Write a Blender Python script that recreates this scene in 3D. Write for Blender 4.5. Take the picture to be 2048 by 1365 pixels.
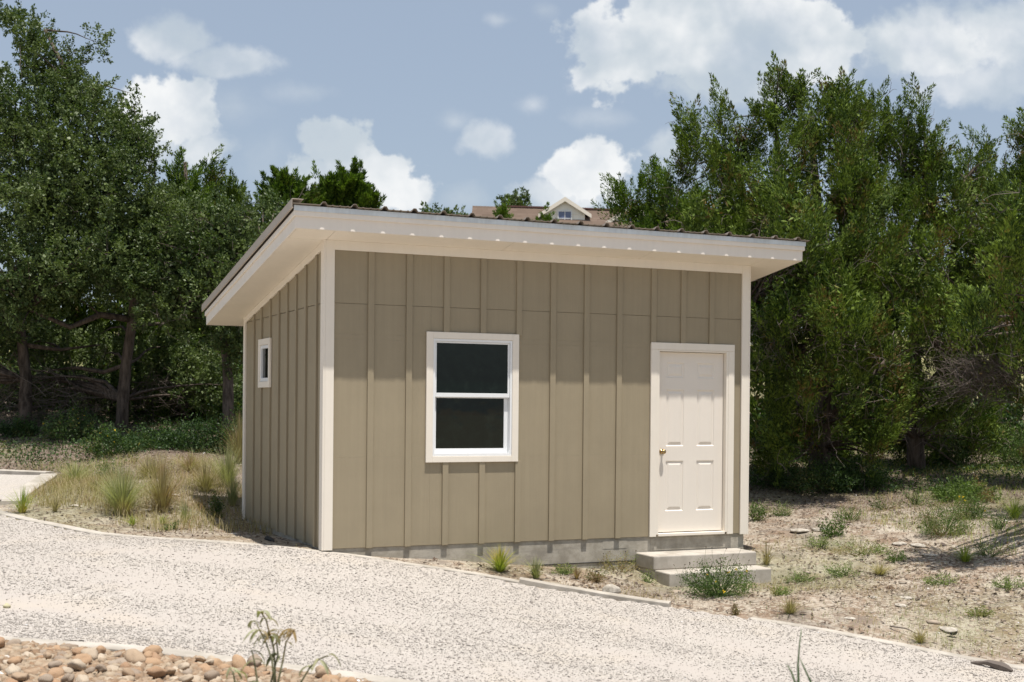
import bpy, math
import numpy as np
from math import radians, sin, cos, pi
rng = np.random.default_rng(7)
scene = bpy.context.scene
for o in list(bpy.data.objects): bpy.data.objects.remove(o)
COL = scene.collection

# ------------------------------------------------------------------ camera
CAM = np.array([-3.4428, -12.3776, 1.4670]); YAW, PIT, ROL, FPX, SHY = .4171, -.0047, .0091, 2553.9, 137.2
W, H = 2048, 1365
_F = np.array([sin(YAW)*cos(PIT), cos(YAW)*cos(PIT), sin(PIT)]); _R = np.array([cos(YAW), -sin(YAW), 0.]); _U = np.cross(_R, _F)
R2 = _R*cos(ROL) + _U*sin(ROL); U2 = -_R*sin(ROL) + _U*cos(ROL)
cd = bpy.data.cameras.new('camera'); cam = bpy.data.objects.new('camera', cd); COL.objects.link(cam); scene.camera = cam
from mathutils import Matrix, Vector
cam.matrix_world = Matrix([[R2[i], U2[i], -_F[i], CAM[i]] for i in range(3)] + [[0, 0, 0, 1]])
cd.sensor_width = 36; cd.lens = FPX/W*36; cd.shift_y = SHY/W; cd.clip_end = 3000; cd.clip_start = .05
cd.dof.use_dof = True; cd.dof.focus_distance = 13.5; cd.dof.aperture_fstop = 3.4

# ------------------------------------------------------------------ sky, sun, exposure
SD = Vector((.015, -.25, 1)).normalized()          # towards the sun
SUN_EL = math.asin(SD.z); SUN_AZ = math.atan2(SD.x, SD.y)
w = bpy.data.worlds.new("World"); scene.world = w; w.use_nodes = True
sl = bpy.data.lights.new('sun', 'SUN'); sl.energy = 4.2; sl.angle = radians(.55); sl.color = (1, .955, .89)
so = bpy.data.objects.new('sun', sl); COL.objects.link(so); so.rotation_euler = SD.to_track_quat('Z', 'Y').to_euler()
vs = scene.view_settings; vs.view_transform = 'Standard'; vs.look = 'None'; vs.gamma = 1; vs.exposure = .48
scene.cycles.use_denoising = True
scene.cycles.max_bounces = 8; scene.cycles.diffuse_bounces = 4; scene.cycles.transparent_max_bounces = 8

class NT:
    def __init__(s, nt): s.nt = nt; nt.nodes.clear()
    def n(s, t, **k):
        nd = s.nt.nodes.new(t)
        for a, b in k.items():
            if a == 'i':
                for q, v in b.items():
                    if hasattr(v, 'is_output'): s.nt.links.new(v, nd.inputs[q])
                    else: nd.inputs[q].default_value = v
            else: setattr(nd, a, b)
        return nd
    def math(s, op, a, b=0., c=0.): return s.n('ShaderNodeMath', operation=op, i={0: a, 1: b, 2: c}).outputs[0]
    def vm(s, op, a, b=(0, 0, 0)): return s.n('ShaderNodeVectorMath', operation=op, i={0: a, 1: b}).outputs[0]
    def noise(s, vec, sc, det=4, rough=.55, dist=0.): return s.n('ShaderNodeTexNoise', i={'Vector': vec, 'Scale': sc, 'Detail': det, 'Roughness': rough, 'Distortion': dist})
    def mix(s, f, a, b, bt='MIX'):
        nd = s.n('ShaderNodeMix', data_type='RGBA', blend_type=bt); 
        for q, v in ((0, f), (6, a), (7, b)):
            if hasattr(v, 'is_output'): s.nt.links.new(v, nd.inputs[q])
            else: nd.inputs[q].default_value = v if q == 0 else (tuple(v) + (1,))[:4]
        return nd.outputs[2]
    def ramp(s, f, lo, hi, a=0., b=1., st='SMOOTHSTEP'): return s.n('ShaderNodeMapRange', interpolation_type=st, i={0: f, 1: lo, 2: hi, 3: a, 4: b}).outputs[0]

# world: Nishita sky with cumulus clouds placed by direction
t = NT(w.node_tree)
sky = t.n('ShaderNodeTexSky', sky_type='NISHITA', sun_disc=False, sun_elevation=SUN_EL, sun_rotation=SUN_AZ, air_density=1.15, dust_density=1.9, ozone_density=1.2, altitude=300)
geo = t.n('ShaderNodeTexCoord').outputs['Generated']
cy, sy_ = cos(YAW), sin(YAW)
sep = t.n('ShaderNodeSeparateXYZ', i={0: geo})
X, Y, Z = sep.outputs
fw = t.math('ADD', t.math('MULTIPLY', X, sy_), t.math('MULTIPLY', Y, cy))
rt = t.math('SUBTRACT', t.math('MULTIPLY', X, cy), t.math('MULTIPLY', Y, sy_))
fs = t.math('MAXIMUM', fw, .05)
u = t.math('DIVIDE', rt, fs); v = t.math('DIVIDE', Z, fs)
uv = t.n('ShaderNodeCombineXYZ', i={0: u, 1: v, 2: 0.}).outputs[0]
n1 = t.noise(uv, 13, 9, .58); n2 = t.noise(uv, 4.5, 5, .55)
n4 = t.noise(uv, 42, 5, .55)
edge = t.math('ADD', t.math('MULTIPLY', t.math('SUBTRACT', n4.outputs[0], .5), 1.25), t.math('ADD', t.math('MULTIPLY', t.math('SUBTRACT', n1.outputs[0], .5), 2.6), t.math('MULTIPLY', t.math('SUBTRACT', n2.outputs[0], .5), 1.7)))
CL = [(1390,80,240,120,1),(1260,110,115,95,1),(1560,80,150,90,1),(1610,110,110,60,.85),(1400,165,230,60,.75),(1650,150,120,60,.55),(1880,90,200,80,.9),(1960,165,170,55,.65),(1990,60,150,80,.85),(1800,130,120,50,.6),
 (330,85,85,42,.8),(440,125,110,32,.7),(600,185,95,26,.4),(450,215,80,50,.36),(330,230,105,75,.95),(400,300,80,45,.9),(300,290,90,60,.7),
 (675,285,75,55,1.05),(735,335,95,55,1.05),(640,370,120,60,.95),(800,385,60,45,.95),(530,330,80,70,.4),(905,245,40,28,.45),(965,280,60,38,.65),(1060,212,38,26,.5),(1205,238,100,28,.42),(1185,345,100,62,1.0),(1130,390,110,45,.8),(930,400,60,28,.6),
 (995,42,42,20,.55),(1080,22,36,26,.5),(1330,290,50,38,.7),(1320,330,70,50,.6),(2040,420,200,60,.6),(-300,200,300,120,.9),(-200,-300,400,140,.9),(600,-420,420,150,.8),(1500,-500,500,160,.9),(2500,100,320,130,.9),(2700,-400,300,130,.8)]
hz = H/2 + SHY + FPX*math.tan(PIT)
mask = None
for (px, py, rx, ry, st) in CL:
    du = (px - W/2)/FPX; dv = (hz - (ROL*(W/2 - px)) - py)/FPX
    m = t.n('ShaderNodeVectorMath', operation='MULTIPLY_ADD', i={0: uv, 1: (FPX/rx, FPX/ry, 0), 2: (-du*FPX/rx, -dv*FPX/ry, 0)}).outputs[0]
    d = t.n('ShaderNodeVectorMath', operation='LENGTH', i={0: m}).outputs['Value']
    d = t.math('ADD', d, edge)
    soft = .30 if st > .9 else .7 if st > .6 else 1.6
    k = t.ramp(d, 1.15, 1.15 - soft, 0., st)
    mask = k if mask is None else t.math('MAXIMUM', mask, k)
mask = t.math('MULTIPLY', t.math('MINIMUM', t.math('MULTIPLY', mask, t.ramp(n1.outputs[0], .25, .62, .62, 1.12)), 1.), t.ramp(fw, .05, .2))
n3 = t.noise(t.vm('ADD', uv, (0, -.012, 0)), 10, 5, .55)
lit = t.math('ADD', t.math('SUBTRACT', n2.outputs[0], n3.outputs[0]), .5)
sh = t.ramp(t.math('ADD', t.noise(uv, 7, 4, .5).outputs[0], t.math('MULTIPLY', t.math('SUBTRACT', lit, .5), .6)), .38, .60)
ccol = t.mix(sh, (5.7, 6.4, 7.0), (9.4, 9.5, 9.5))
haze = t.mix(.5, sky.outputs[0], (5.2, 6.0, 7.2))
skc = t.mix(t.math('MULTIPLY', mask, .93), haze, ccol)
bg = t.n('ShaderNodeBackground', i={'Color': skc, 'Strength': .073})
t.n('ShaderNodeOutputWorld', i={0: bg.outputs[0]})
w.cycles.sampling_method = 'MANUAL'; w.cycles.sample_map_resolution = 512

# ------------------------------------------------------------------ helpers
def tag(o, label=None, cat=None, group=None, kind=None):
    if label: o['label'] = label
    if cat: o['category'] = cat
    if group: o['group'] = group
    if kind: o['kind'] = kind
    return o
def empty(name, loc=(0, 0, 0)):
    o = bpy.data.objects.new(name, None); o.location = loc; COL.objects.link(o); return o
def link(name, me, mat, parent=None):
    o = bpy.data.objects.new(name, me); COL.objects.link(o)
    if mat: me.materials.append(mat)
    if parent: o.parent = parent; o.location = -Vector(parent.location)   # verts are world coordinates
    return o
def npmesh(name, V, Fs, smooth=False):
    me = bpy.data.meshes.new(name); V = np.asarray(V, np.float32)
    me.vertices.add(len(V)); me.vertices.foreach_set('co', V.ravel())
    tot = np.concatenate([np.full(len(f), f.shape[1], np.int32) for f in Fs]); idx = np.concatenate([np.asarray(f, np.int32).ravel() for f in Fs])
    me.loops.add(len(idx)); me.loops.foreach_set('vertex_index', idx)
    me.polygons.add(len(tot)); st = np.concatenate([[0], np.cumsum(tot)[:-1]]).astype(np.int32)
    me.polygons.foreach_set('loop_start', st); me.polygons.foreach_set('loop_total', tot)
    if smooth: me.polygons.foreach_set('use_smooth', np.ones(len(tot), bool))
    me.update(calc_edges=True); me.validate(); return me
class MB:
    def __init__(s): s.v = []; s.f = []
    def poly(s, pts, faces):
        b = len(s.v); s.v += [tuple(map(float, p)) for p in pts]; s.f += [tuple(i + b for i in f) for f in faces]
    def box(s, x0, x1, y0, y1, z0, z1, sh=0., yref=0.):
        """box; sh = z shear per unit y measured from yref"""
        P = [(x, y, z + sh*(y - yref)) for z in (z0, z1) for (x, y) in ((x0, y0), (x1, y0), (x1, y1), (x0, y1))]
        s.poly(P, [(3, 2, 1, 0), (4, 5, 6, 7), (0, 1, 5, 4), (1, 2, 6, 5), (2, 3, 7, 6), (3, 0, 4, 7)])
    def tube(s, pts, rad, n=6, cap=True):
        pts = np.array(pts, float); m = len(pts); rad = np.broadcast_to(rad, m)
        T = np.gradient(pts, axis=0); ref = np.array([.31, .2, .93]); b0 = len(s.v)
        for i in range(m):
            tt = T[i]/(np.linalg.norm(T[i]) + 1e-9); a = np.cross(tt, ref if abs(tt@ref) < .9 else [1, 0, 0]); a /= np.linalg.norm(a) + 1e-9; b = np.cross(tt, a)
            for k in range(n):
                an = 2*pi*k/n; s.v.append(tuple(pts[i] + rad[i]*(a*cos(an) + b*sin(an))))
        for i in range(m - 1):
            for k in range(n): s.f.append((b0 + i*n + k, b0 + i*n + (k + 1) % n, b0 + (i + 1)*n + (k + 1) % n, b0 + (i + 1)*n + k))
        if cap: s.f.append(tuple(b0 + k for k in range(n))[::-1]); s.f.append(tuple(b0 + (m - 1)*n + k for k in range(n)))
    def build(s, name, mat, parent=None, smooth=False, bevel=0.):
        me = bpy.data.meshes.new(name); me.from_pydata(s.v, [], s.f); me.update()
        if smooth: me.polygons.foreach_set('use_smooth', np.ones(len(me.polygons), bool))
        o = link(name, me, mat, parent)
        if bevel:
            b = o.modifiers.new('bevel', 'BEVEL'); b.width = bevel; b.segments = 2; b.limit_method = 'ANGLE'
        return o

def ray(px, py): return _F + R2*(px - W/2)/FPX - U2*(py - H/2 - SHY)/FPX
def at(px, py, d): return CAM + ray(px, py)*d
def flat(px, py, z): r = ray(px, py); return CAM + r*(z - CAM[2])/r[2]

# ------------------------------------------------------------------ materials
def mat(name):
    m = bpy.data.materials.new(name); m.use_nodes = True; return m, NT(m.node_tree)
def finish(t, col, rough=.7, spec=.3, bump=None, bs=.3, bd=.01, metal=0., extra=None):
    b = t.n('ShaderNodeBsdfPrincipled', i={'Base Color': col if hasattr(col, 'is_output') else tuple(col) + (1,), 'Roughness': rough, 'Specular IOR Level': spec, 'Metallic': metal})
    if bump is not None: t.nt.links.new(t.n('ShaderNodeBump', i={'Height': bump, 'Strength': bs, 'Distance': bd}).outputs[0], b.inputs['Normal'])
    t.n('ShaderNodeOutputMaterial', i={0: (extra(b.outputs[0]) if extra else b.outputs[0])}); return b
def paint(name, col, rough=.55, var=.05, spec=.35, sc=3., grain=0.):
    m, t = mat(name); p = t.n('ShaderNodeTexCoord').outputs['Object']
    a = t.noise(p, sc, 6, .65).outputs[0]; st = t.noise(t.vm('MULTIPLY', p, (22, 22, .8)), 1, 4, .6).outputs[0]
    f = t.math('ADD', t.math('MULTIPLY', a, .6), t.math('MULTIPLY', st, .4))
    c = t.mix(t.ramp(f, .3, .7), [x*(1 - var) for x in col], [min(1, x*(1 + var)) for x in col])
    g = t.noise(t.vm('MULTIPLY', p, (60, 60, 6)), 1, 3).outputs[0]
    finish(t, c, rough, spec, g, .12 + grain, .004); return m
M = {}
M['siding'] = paint('siding_paint', (.316, .265, .180), .62, .06, .25, 2., .1)
M['trim'] = paint('cream_trim_paint', (.80, .735, .635), .55, .03)
M['fascia'] = paint('fascia_paint', (.80, .74, .66), .5, .03)
M['door'] = paint('door_paint', (.79, .725, .64), .42, .015, .4)
M['vinyl'] = paint('white_vinyl', (.80, .81, .81), .35, .02, .4)
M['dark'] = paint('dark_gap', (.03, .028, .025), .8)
M['galv'] = paint('galvanized_metal', (.62, .67, .70), .35, .15, .5)
M['roofmetal'] = paint('tan_roof_metal', (.20, .165, .13), .5, .12, .4)
M['hwall'] = paint('white_house_wall', (.85, .82, .74), .6)
def mk():
    m, t = mat('window_glass'); p = t.n('ShaderNodeTexCoord').outputs['Object']; finish(t, t.mix(t.ramp(t.noise(p, 9, 7, .7).outputs[0], .45, .75), (.002, .006, .004), (.008, .015, .011)), .05, .38, t.noise(p, 3.5, 2).outputs[0], .25, .006); M['glass'] = m  # dark green mottle painted into the glass colour for reflected trees
    m, t = mat('house_window_glass'); finish(t, (.10, .12, .22), .05, .8); M['hglass'] = m
    m, t = mat('brass'); finish(t, (.42, .30, .15), .28, .5, metal=1.); M['brass'] = m
    m, t = mat('bark'); p = t.n('ShaderNodeTexCoord').outputs['Object']
    a = t.noise(t.vm('MULTIPLY', p, (14, 14, 3)), 1, 6, .7).outputs[0]
    finish(t, t.mix(t.ramp(a, .3, .7), (.045, .035, .028), (.17, .135, .11)), .95, .1, a, .8, .03); M['bark'] = m
    m, t = mat('dead_wood'); r = t.n('ShaderNodeNewGeometry').outputs['Random Per Island']
    finish(t, t.mix(r, (.075, .06, .05), (.22, .185, .16)), .9, .1); M['deadwood'] = m
    # concrete
    m, t = mat('concrete'); p = t.n('ShaderNodeTexCoord').outputs['Object']
    a = t.noise(p, 5, 8, .65).outputs[0]; b = t.noise(p, 60, 4, .7).outputs[0]; s2 = t.noise(t.vm('MULTIPLY', p, (1.5, 1.5, 14)), 1, 5, .6).outputs[0]
    c = t.mix(t.ramp(a, .35, .65), (.29, .262, .212), (.43, .395, .33)); c = t.mix(t.ramp(s2, .5, .7, 0, .5), c, (.24, .22, .19)); c = t.mix(t.ramp(b, .55, .7, 0, .4), c, (.2, .18, .16))
    finish(t, c, .9, .15, b, .3, .006); M['concrete'] = m
    m, t = mat('kerb_concrete'); p = t.n('ShaderNodeTexCoord').outputs['Object']
    a = t.noise(p, 3, 8, .65).outputs[0]; b = t.noise(p, 70, 4, .7).outputs[0]
    c = t.mix(t.ramp(a, .35, .65), (.36, .325, .275), (.50, .455, .395)); c = t.mix(t.ramp(b, .55, .7, 0, .45), c, (.3, .26, .22))
    finish(t, c, .9, .15, b, .3, .006); M['kerb'] = m
    # shingles
    m, t = mat('roof_shingles'); p = t.n('ShaderNodeTexCoord').outputs['Object']
    br = t.n('ShaderNodeTexBrick', i={'Vector': p, 'Scale': 1., 'Color1': (.10, .072, .054, 1), 'Color2': (.17, .125, .098, 1), 'Mortar': (.13, .09, .07, 1), 'Mortar Size': .02, 'Brick Width': .45, 'Row Height': .19, 'Bias': 0.})
    c = t.mix(.45, br.outputs[0], t.mix(t.noise(p, 1.2, 4).outputs[0], (.09, .067, .052), (.20, .15, .115)))
    finish(t, c, .95, .1); M['shingle'] = m
mk()
def leafmat(name, dark, light, brown=None, transl=.25, rough=.5, spec=.35, bf=.1, scl=.9):
    m, t = mat(name); g = t.n('ShaderNodeNewGeometry'); r = g.outputs['Random Per Island']
    p = g.outputs['Position']; a = t.noise(p, scl, 3).outputs[0]
    f = t.ramp(t.math('ADD', t.math('MULTIPLY', r, .55), t.math('MULTIPLY', a, .9)), .45, 1.0)
    c = t.mix(f, dark, light)
    if brown:
        b = t.math('MULTIPLY', t.ramp(t.noise(p, 1.7, 3).outputs[0], .52, .66), t.math('GREATER_THAN', t.math('FRACT', t.math('MULTIPLY', r, 7.31)), 1 - bf*3))
        c = t.mix(b, c, brown)
    pb = t.n('ShaderNodeBsdfPrincipled', i={'Base Color': c, 'Roughness': rough, 'Specular IOR Level': spec})
    tr = t.n('ShaderNodeBsdfTranslucent', i={'Color': t.mix(1., c, (1.3, 1.5, .6), 'MULTIPLY')})
    ms = t.n('ShaderNodeMixShader', i={0: transl, 1: pb.outputs[0], 2: tr.outputs[0]})
    t.n('ShaderNodeOutputMaterial', i={0: ms.outputs[0]}); M[name] = m; return m
leafmat('oak_leaf', (.038, .066, .018), (.135, .175, .058), None, .22, .45, .25)
leafmat('juniper_leaf', (.026, .054, .009), (.165, .228, .034), (.16, .10, .035), .16, .6, .2, .16, 1.5)
leafmat('bright_juniper_leaf', (.025, .055, .008), (.15, .225, .028), (.13, .1, .03), .25, .6, .2, .05)
leafmat('bush_leaf', (.022, .05, .016), (.08, .135, .035), (.16, .14, .05), .28, .5, .3, .1)
leafmat('pale_weed_leaf', (.12, .17, .05), (.26, .31, .11), (.33, .27, .13), .3, .6, .2, .3)
leafmat('dark_weed_leaf', (.05, .09, .025), (.15, .21, .06), (.24, .17, .09), .3, .6, .2, .3)
leafmat('dry_grass_blade', (.22, .18, .095), (.40, .335, .20), (.30, .20, .12), .3, .7, .1, .3)
leafmat('pale_grass_blade', (.19, .20, .095), (.35, .35, .19), (.40, .33, .19), .3, .7, .1, .3)
leafmat('green_grass_blade', (.13, .19, .03), (.33, .38, .07), (.45, .36, .12), .3, .6, .2, .3)
leafmat('wilted_leaf', (.16, .16, .085), (.40, .40, .26), (.26, .18, .08), .3, .6, .2, .3, 8.)
leafmat('reed_leaf', (.08, .14, .06), (.13, .20, .08), None, .3, .5)
leafmat('yellow_petal', (.7, .42, .02), (.8, .6, .05), None, .2, .6)
leafmat('seed_head', (.05, .03, .02), (.14, .09, .06), None, .1, .8)

# ------------------------------------------------------------------ terrain
_fd = np.array([sin(YAW), cos(YAW)])
CP = [(-.1,-.1,-.03),(0,3.7,-.03),(1.2,-.1,-.15),(2.5,-.1,-.29),(3.5,-.15,-.37),(4.9,-.7,-.47),(3.5,-.7,-.46),(5.1,0,-.33),(5.1,3.7,-.12),(2.5,2,-.2),(2.5,4.2,.0),(-3.4,-12.4,-.2),(2,-9,-.6),(-8,-9,0.)]
for px, py, z in [(640,1102,-.03),(820,1130,-.16),(1040,1168,-.32),(1350,1215,-.5),(1800,1290,-.62),(2048,1335,-.68),(0,1285,-.1),(400,1320,-.18),(800,1365,-.3),(0,1365,-.1),(1400,1365,-.5),(200,1065,.02),(0,1025,.1),(118,950,.35),(0,945,.36),(300,905,.65),(240,862,.93),(60,860,.93),(470,890,.70),(1640,960,.30),(1830,940,.38),(2040,1000,.12),(1900,1080,-.1),(1600,1200,-.45),(1560,1010,.03),(300,990,.25)]:
    CP.append(tuple(flat(px, py, z)[:2]) + (z,))
CP += [tuple(at(a, 720, 40)[:2]) + (2.6,) for a in (-300, 440, 1024, 1700, 2400)]
CP = np.array(CP); n_ = len(CP)
def _k(r): return np.where(r > 1e-9, r*r*np.log(r + 1e-9), 0.)
_A = np.zeros((n_ + 3, n_ + 3)); _A[:n_, :n_] = _k(np.linalg.norm(CP[:, None, :2] - CP[None, :, :2], axis=2)) + np.eye(n_)*.25
_A[:n_, n_] = 1; _A[:n_, n_ + 1:] = CP[:, :2]; _A[n_:, :n_] = _A[:n_, n_:].T
_w = np.linalg.solve(_A, np.concatenate([CP[:, 2], [0, 0, 0]]))
def gz(x, y):
    x = np.asarray(x, float); y = np.asarray(y, float); sh = x.shape; x = x.ravel(); y = y.ravel(); out = np.empty(len(x))
    for i in range(0, len(x), 20000):
        a, b = x[i:i+20000], y[i:i+20000]
        r = np.sqrt((a[:, None] - CP[None, :, 0])**2 + (b[:, None] - CP[None, :, 1])**2)
        near = _k(r)@_w[:n_] + _w[n_] + _w[n_+1]*a + _w[n_+2]*b
        d = (a - CAM[0])*_fd[0] + (b - CAM[1])*_fd[1]
        far = np.interp(d, [-200, -20, 0, 12, 22, 42, 60, 90, 400], [-3, -.8, -.3, -.2, .9, 2.7, 4.8, 6., 8.])
        q = np.clip((np.hypot(a - 3, b + 1) - 20)/22, 0, 1); q = q*q*(3 - 2*q)
        out[i:i+20000] = near*(1 - q) + far*q
    return out.reshape(sh)
def g3(x, y, dz=0.): return np.array([x, y, float(gz(x, y)) + dz])
def gp(px, py):
    """where the view ray through a photo pixel meets the ground"""
    r = ray(px, py); lo = 3.; d = np.linspace(3, 60, 900); P = CAM + np.outer(d, r); below = P[:, 2] < gz(P[:, 0], P[:, 1])
    i = np.argmax(below) if below.any() else 400
    return g3(P[i, 0], P[i, 1])
def depth(p): return float((np.asarray(p) - CAM)@_F)

kerb_line = np.array([gp(*q)[:2] for q in [(-60,1014),(0,1027),(60,1043),(200,1069),(400,1085),(640,1108),(740,1119),(860,1137),(1040,1168),(1160,1188),(1340,1216),(1500,1238),(1800,1293),(2048,1340),(2200,1368)]])
near_kerb = np.array([gp(*q)[:2] for q in [(-120,1275),(0,1290),(200,1301),(400,1323),(560,1342),(700,1360),(860,1385),(1100,1430)]])
def side_of(x, y, line):
    """signed distance to a polyline (positive on its left)"""
    best = np.full(x.shape, 1e9); sg = np.zeros(x.shape)
    for a, b in zip(line[:-1], line[1:]):
        e = b - a; L = e@e; tt = np.clip(((x - a[0])*e[0] + (y - a[1])*e[1])/L, 0, 1)
        dx = x - a[0] - tt*e[0]; dy = y - a[1] - tt*e[1]; d = np.hypot(dx, dy); c = e[0]*dy - e[1]*dx
        m = d < best; best = np.where(m, d, best); sg = np.where(m, np.sign(c), sg)
    return best*sg
def vnoise(x, y, s, seed=0):
    r = np.random.default_rng(seed); o = 0.; amp = 1.
    for k in range(4):
        th = r.uniform(0, 6.28, 5); ph = r.uniform(0, 6.28, 5); f = s*2**k
        o = o + amp*sum(np.sin(f*(x*np.cos(a) + y*np.sin(a)) + p + 1.7*np.sin(f*.6*(y*np.cos(a) - x*np.sin(a)))) for a, p in zip(th, ph))/5; amp *= .55
    return o
def detail(x, y):
    off = side_of(x, y, kerb_line)          # >0 : shed side
    rough = np.clip(off/.4, 0, 1)
    shed = np.clip(np.maximum(np.maximum(-x - .1, x - 5.1), np.maximum(-y - .1, y - 3.8))/.4, 0, 1)
    return (.022*vnoise(x, y, 4.5, 3) + .03*vnoise(x, y, 1.3, 5))*rough*shed + .006*vnoise(x, y, 5., 9)*(1 - rough)*shed
_g0 = gz
def gzd(x, y): return _g0(x, y) + detail(np.asarray(x, float), np.asarray(y, float))
def axis(c, n, k=6.4, R=500.): u = np.linspace(-1, 1, n); return c + R*np.sinh(k*u)/np.sinh(k)
ax, ay = axis(2.5, 420), axis(-1., 420)
GX, GY = np.meshgrid(ax, ay); GZ = gzd(GX, GY)
gi = np.arange(len(ax)*len(ay)).reshape(len(ay), len(ax))
GF = np.stack([gi[:-1, :-1], gi[:-1, 1:], gi[1:, 1:], gi[1:, :-1]], -1).reshape(-1, 4)
gme = npmesh('ground', np.stack([GX, GY, GZ], -1).reshape(-1, 3), [GF], True)
# how much leaf litter / bare limestone each spot has (a map of the soil, not of its light)
def litter_map(x, y):
    d = (x - CAM[0])*_fd[0] + (y - CAM[1])*_fd[1]
    l = np.clip((d - 16.0 + .9*vnoise(x, y, .8, 11))/3.5, 0, 1)
    right = np.clip((x - 5)/2, 0, 1)
    mid = np.exp(-((x - 5.2)**2/3 + (y + 1.0)**2/.8))*.5
    return np.clip(np.maximum(l, mid) , 0, 1)
lit_ = litter_map(GX, GY).ravel(); gr_ = np.clip(.5 + .5*vnoise(GX, GY, .9, 21), 0, 1).ravel(); _dd = (GX - CAM[0])*_fd[0] + (GY - CAM[1])*_fd[1]; dr_ = np.clip((_dd - 30)/7, 0, 1).ravel()
ca = gme.color_attributes.new('soil', 'FLOAT_COLOR', 'POINT'); ca.data.foreach_set('color', np.stack([lit_, gr_, dr_, np.ones_like(lit_)], -1).astype(np.float32).ravel())
def ground_mat():
    m, t = mat('ground'); p = t.n('ShaderNodeTexCoord').outputs['Object']
    at_ = t.n('ShaderNodeAttribute', attribute_name='soil'); sp = t.n('ShaderNodeSeparateColor', i={0: at_.outputs['Color']}); L, G, D = sp.outputs[0], sp.outputs[1], sp.outputs[2]
    n1 = t.noise(p, 1.1, 8, .65).outputs[0]; n2 = t.noise(p, 14, 6, .7).outputs[0]; n3 = t.noise(p, 70, 4, .7).outputs[0]
    vo = t.n('ShaderNodeTexVoronoi', i={'Vector': p, 'Scale': 32., 'Randomness': 1.}); vo2 = t.n('ShaderNodeTexVoronoi', i={'Vector': p, 'Scale': 11.})
    soil = t.mix(t.ramp(n2, .3, .7), (.15, .108, .078), (.30, .228, .165))
    lime = t.mix(t.ramp(n3, .3, .7), (.36, .31, .245), (.58, .52, .43))
    chip = t.math('GREATER_THAN', t.n('ShaderNodeSeparateColor', i={0: vo.outputs['Color']}).outputs[0], .55)
    lf = t.ramp(t.math('ADD', n1, t.math('MULTIPLY', n2, .35)), .58, .84)
    base = t.mix(t.math('MAXIMUM', lf, t.math('MULTIPLY', chip, .75)), soil, lime)
    rust = t.mix(t.ramp(t.noise(p, 2.3, 6, .7).outputs[0], .48, .62, 0, .7), base, (.22, .145, .095))
    rust = t.mix(t.ramp(t.noise(p, 1.3, 7, .72).outputs[0], .50, .62, 0, .65), rust, t.mix(n3, (.12, .098, .08), (.28, .24, .20)))
    litc = t.mix(t.ramp(n3, .35, .65), (.075, .052, .038), (.24, .18, .14))
    litc = t.mix(t.math('MULTIPLY', chip, .22), litc, (.5, .45, .38))
    litf = t.ramp(t.math('ADD', L, t.math('MULTIPLY', t.math('SUBTRACT', n2, .5), .9)), .35, .8)
    c = t.mix(litf, rust, litc)
    c = t.mix(t.math('MULTIPLY', t.ramp(t.math('ADD', G, t.math('MULTIPLY', n2, .5)), .75, 1.15), .32), c, (.17, .19, .07))
    far = D
    c = t.mix(far, c, t.mix(t.ramp(n1, .35, .65), (.13, .14, .05), (.30, .27, .13)))
    h = t.math('ADD', t.math('MULTIPLY', n3, .5), t.math('ADD', t.math('MULTIPLY', vo.outputs['Distance'], -.8), t.math('MULTIPLY', n2, .8)))
    finish(t, c, .95, .1, h, .6, .02); return m
tag(link('ground', gme, ground_mat()), kind='structure')

# gravel drive: its own sheet above the ground, between the two kerbs
ax2 = np.arange(-9, 12, .09); ay2 = np.arange(-13, 9, .09); DX, DY = np.meshgrid(ax2, ay2)
s1 = side_of(DX, DY, kerb_line); s2 = side_of(DX, DY, near_kerb)
corner = np.array([gp(*q)[:2] for q in [(118,952),(28,1010),(-60,1004)]])
keep = (s1 < -.02) & ((s2 > .02) | (DX > near_kerb[-1, 0]))
DZ = gzd(DX, DY) + .012 + .010*vnoise(DX, DY, 1.4, 31)
di = np.arange(DX.size).reshape(DX.shape); DF = np.stack([di[:-1, :-1], di[:-1, 1:], di[1:, 1:], di[1:, :-1]], -1).reshape(-1, 4)
kf = keep.ravel()[DF].all(1); DF = DF[kf]; used, inv = np.unique(DF, return_inverse=True)
dme = npmesh('gravel_drive', np.stack([DX, DY, DZ], -1).reshape(-1, 3)[used], [inv.reshape(-1, 4)], True)
def track(x, y):
    """1 on the dusty wheel tracks, 0 on loose gravel"""
    s = -side_of(x, y, kerb_line) + .45*vnoise(x, y, .45, 41)
    o = 0
    for c, wd in ((1.2, .42), (2.5, .5), (3.8, .4), (5.2, .5)): o = o + np.exp(-((s - c)/wd)**2)
    return np.clip(o*(.75 + .5*vnoise(x, y, .5, 44)) + .35*vnoise(x, y, 1.1, 43), 0, 1)
ca = dme.color_attributes.new('soil', 'FLOAT_COLOR', 'POINT'); tk = track(DX, DY).ravel()[used]; ca.data.foreach_set('color', np.stack([tk, tk, tk, np.ones_like(tk)], -1).astype(np.float32).ravel())
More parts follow.
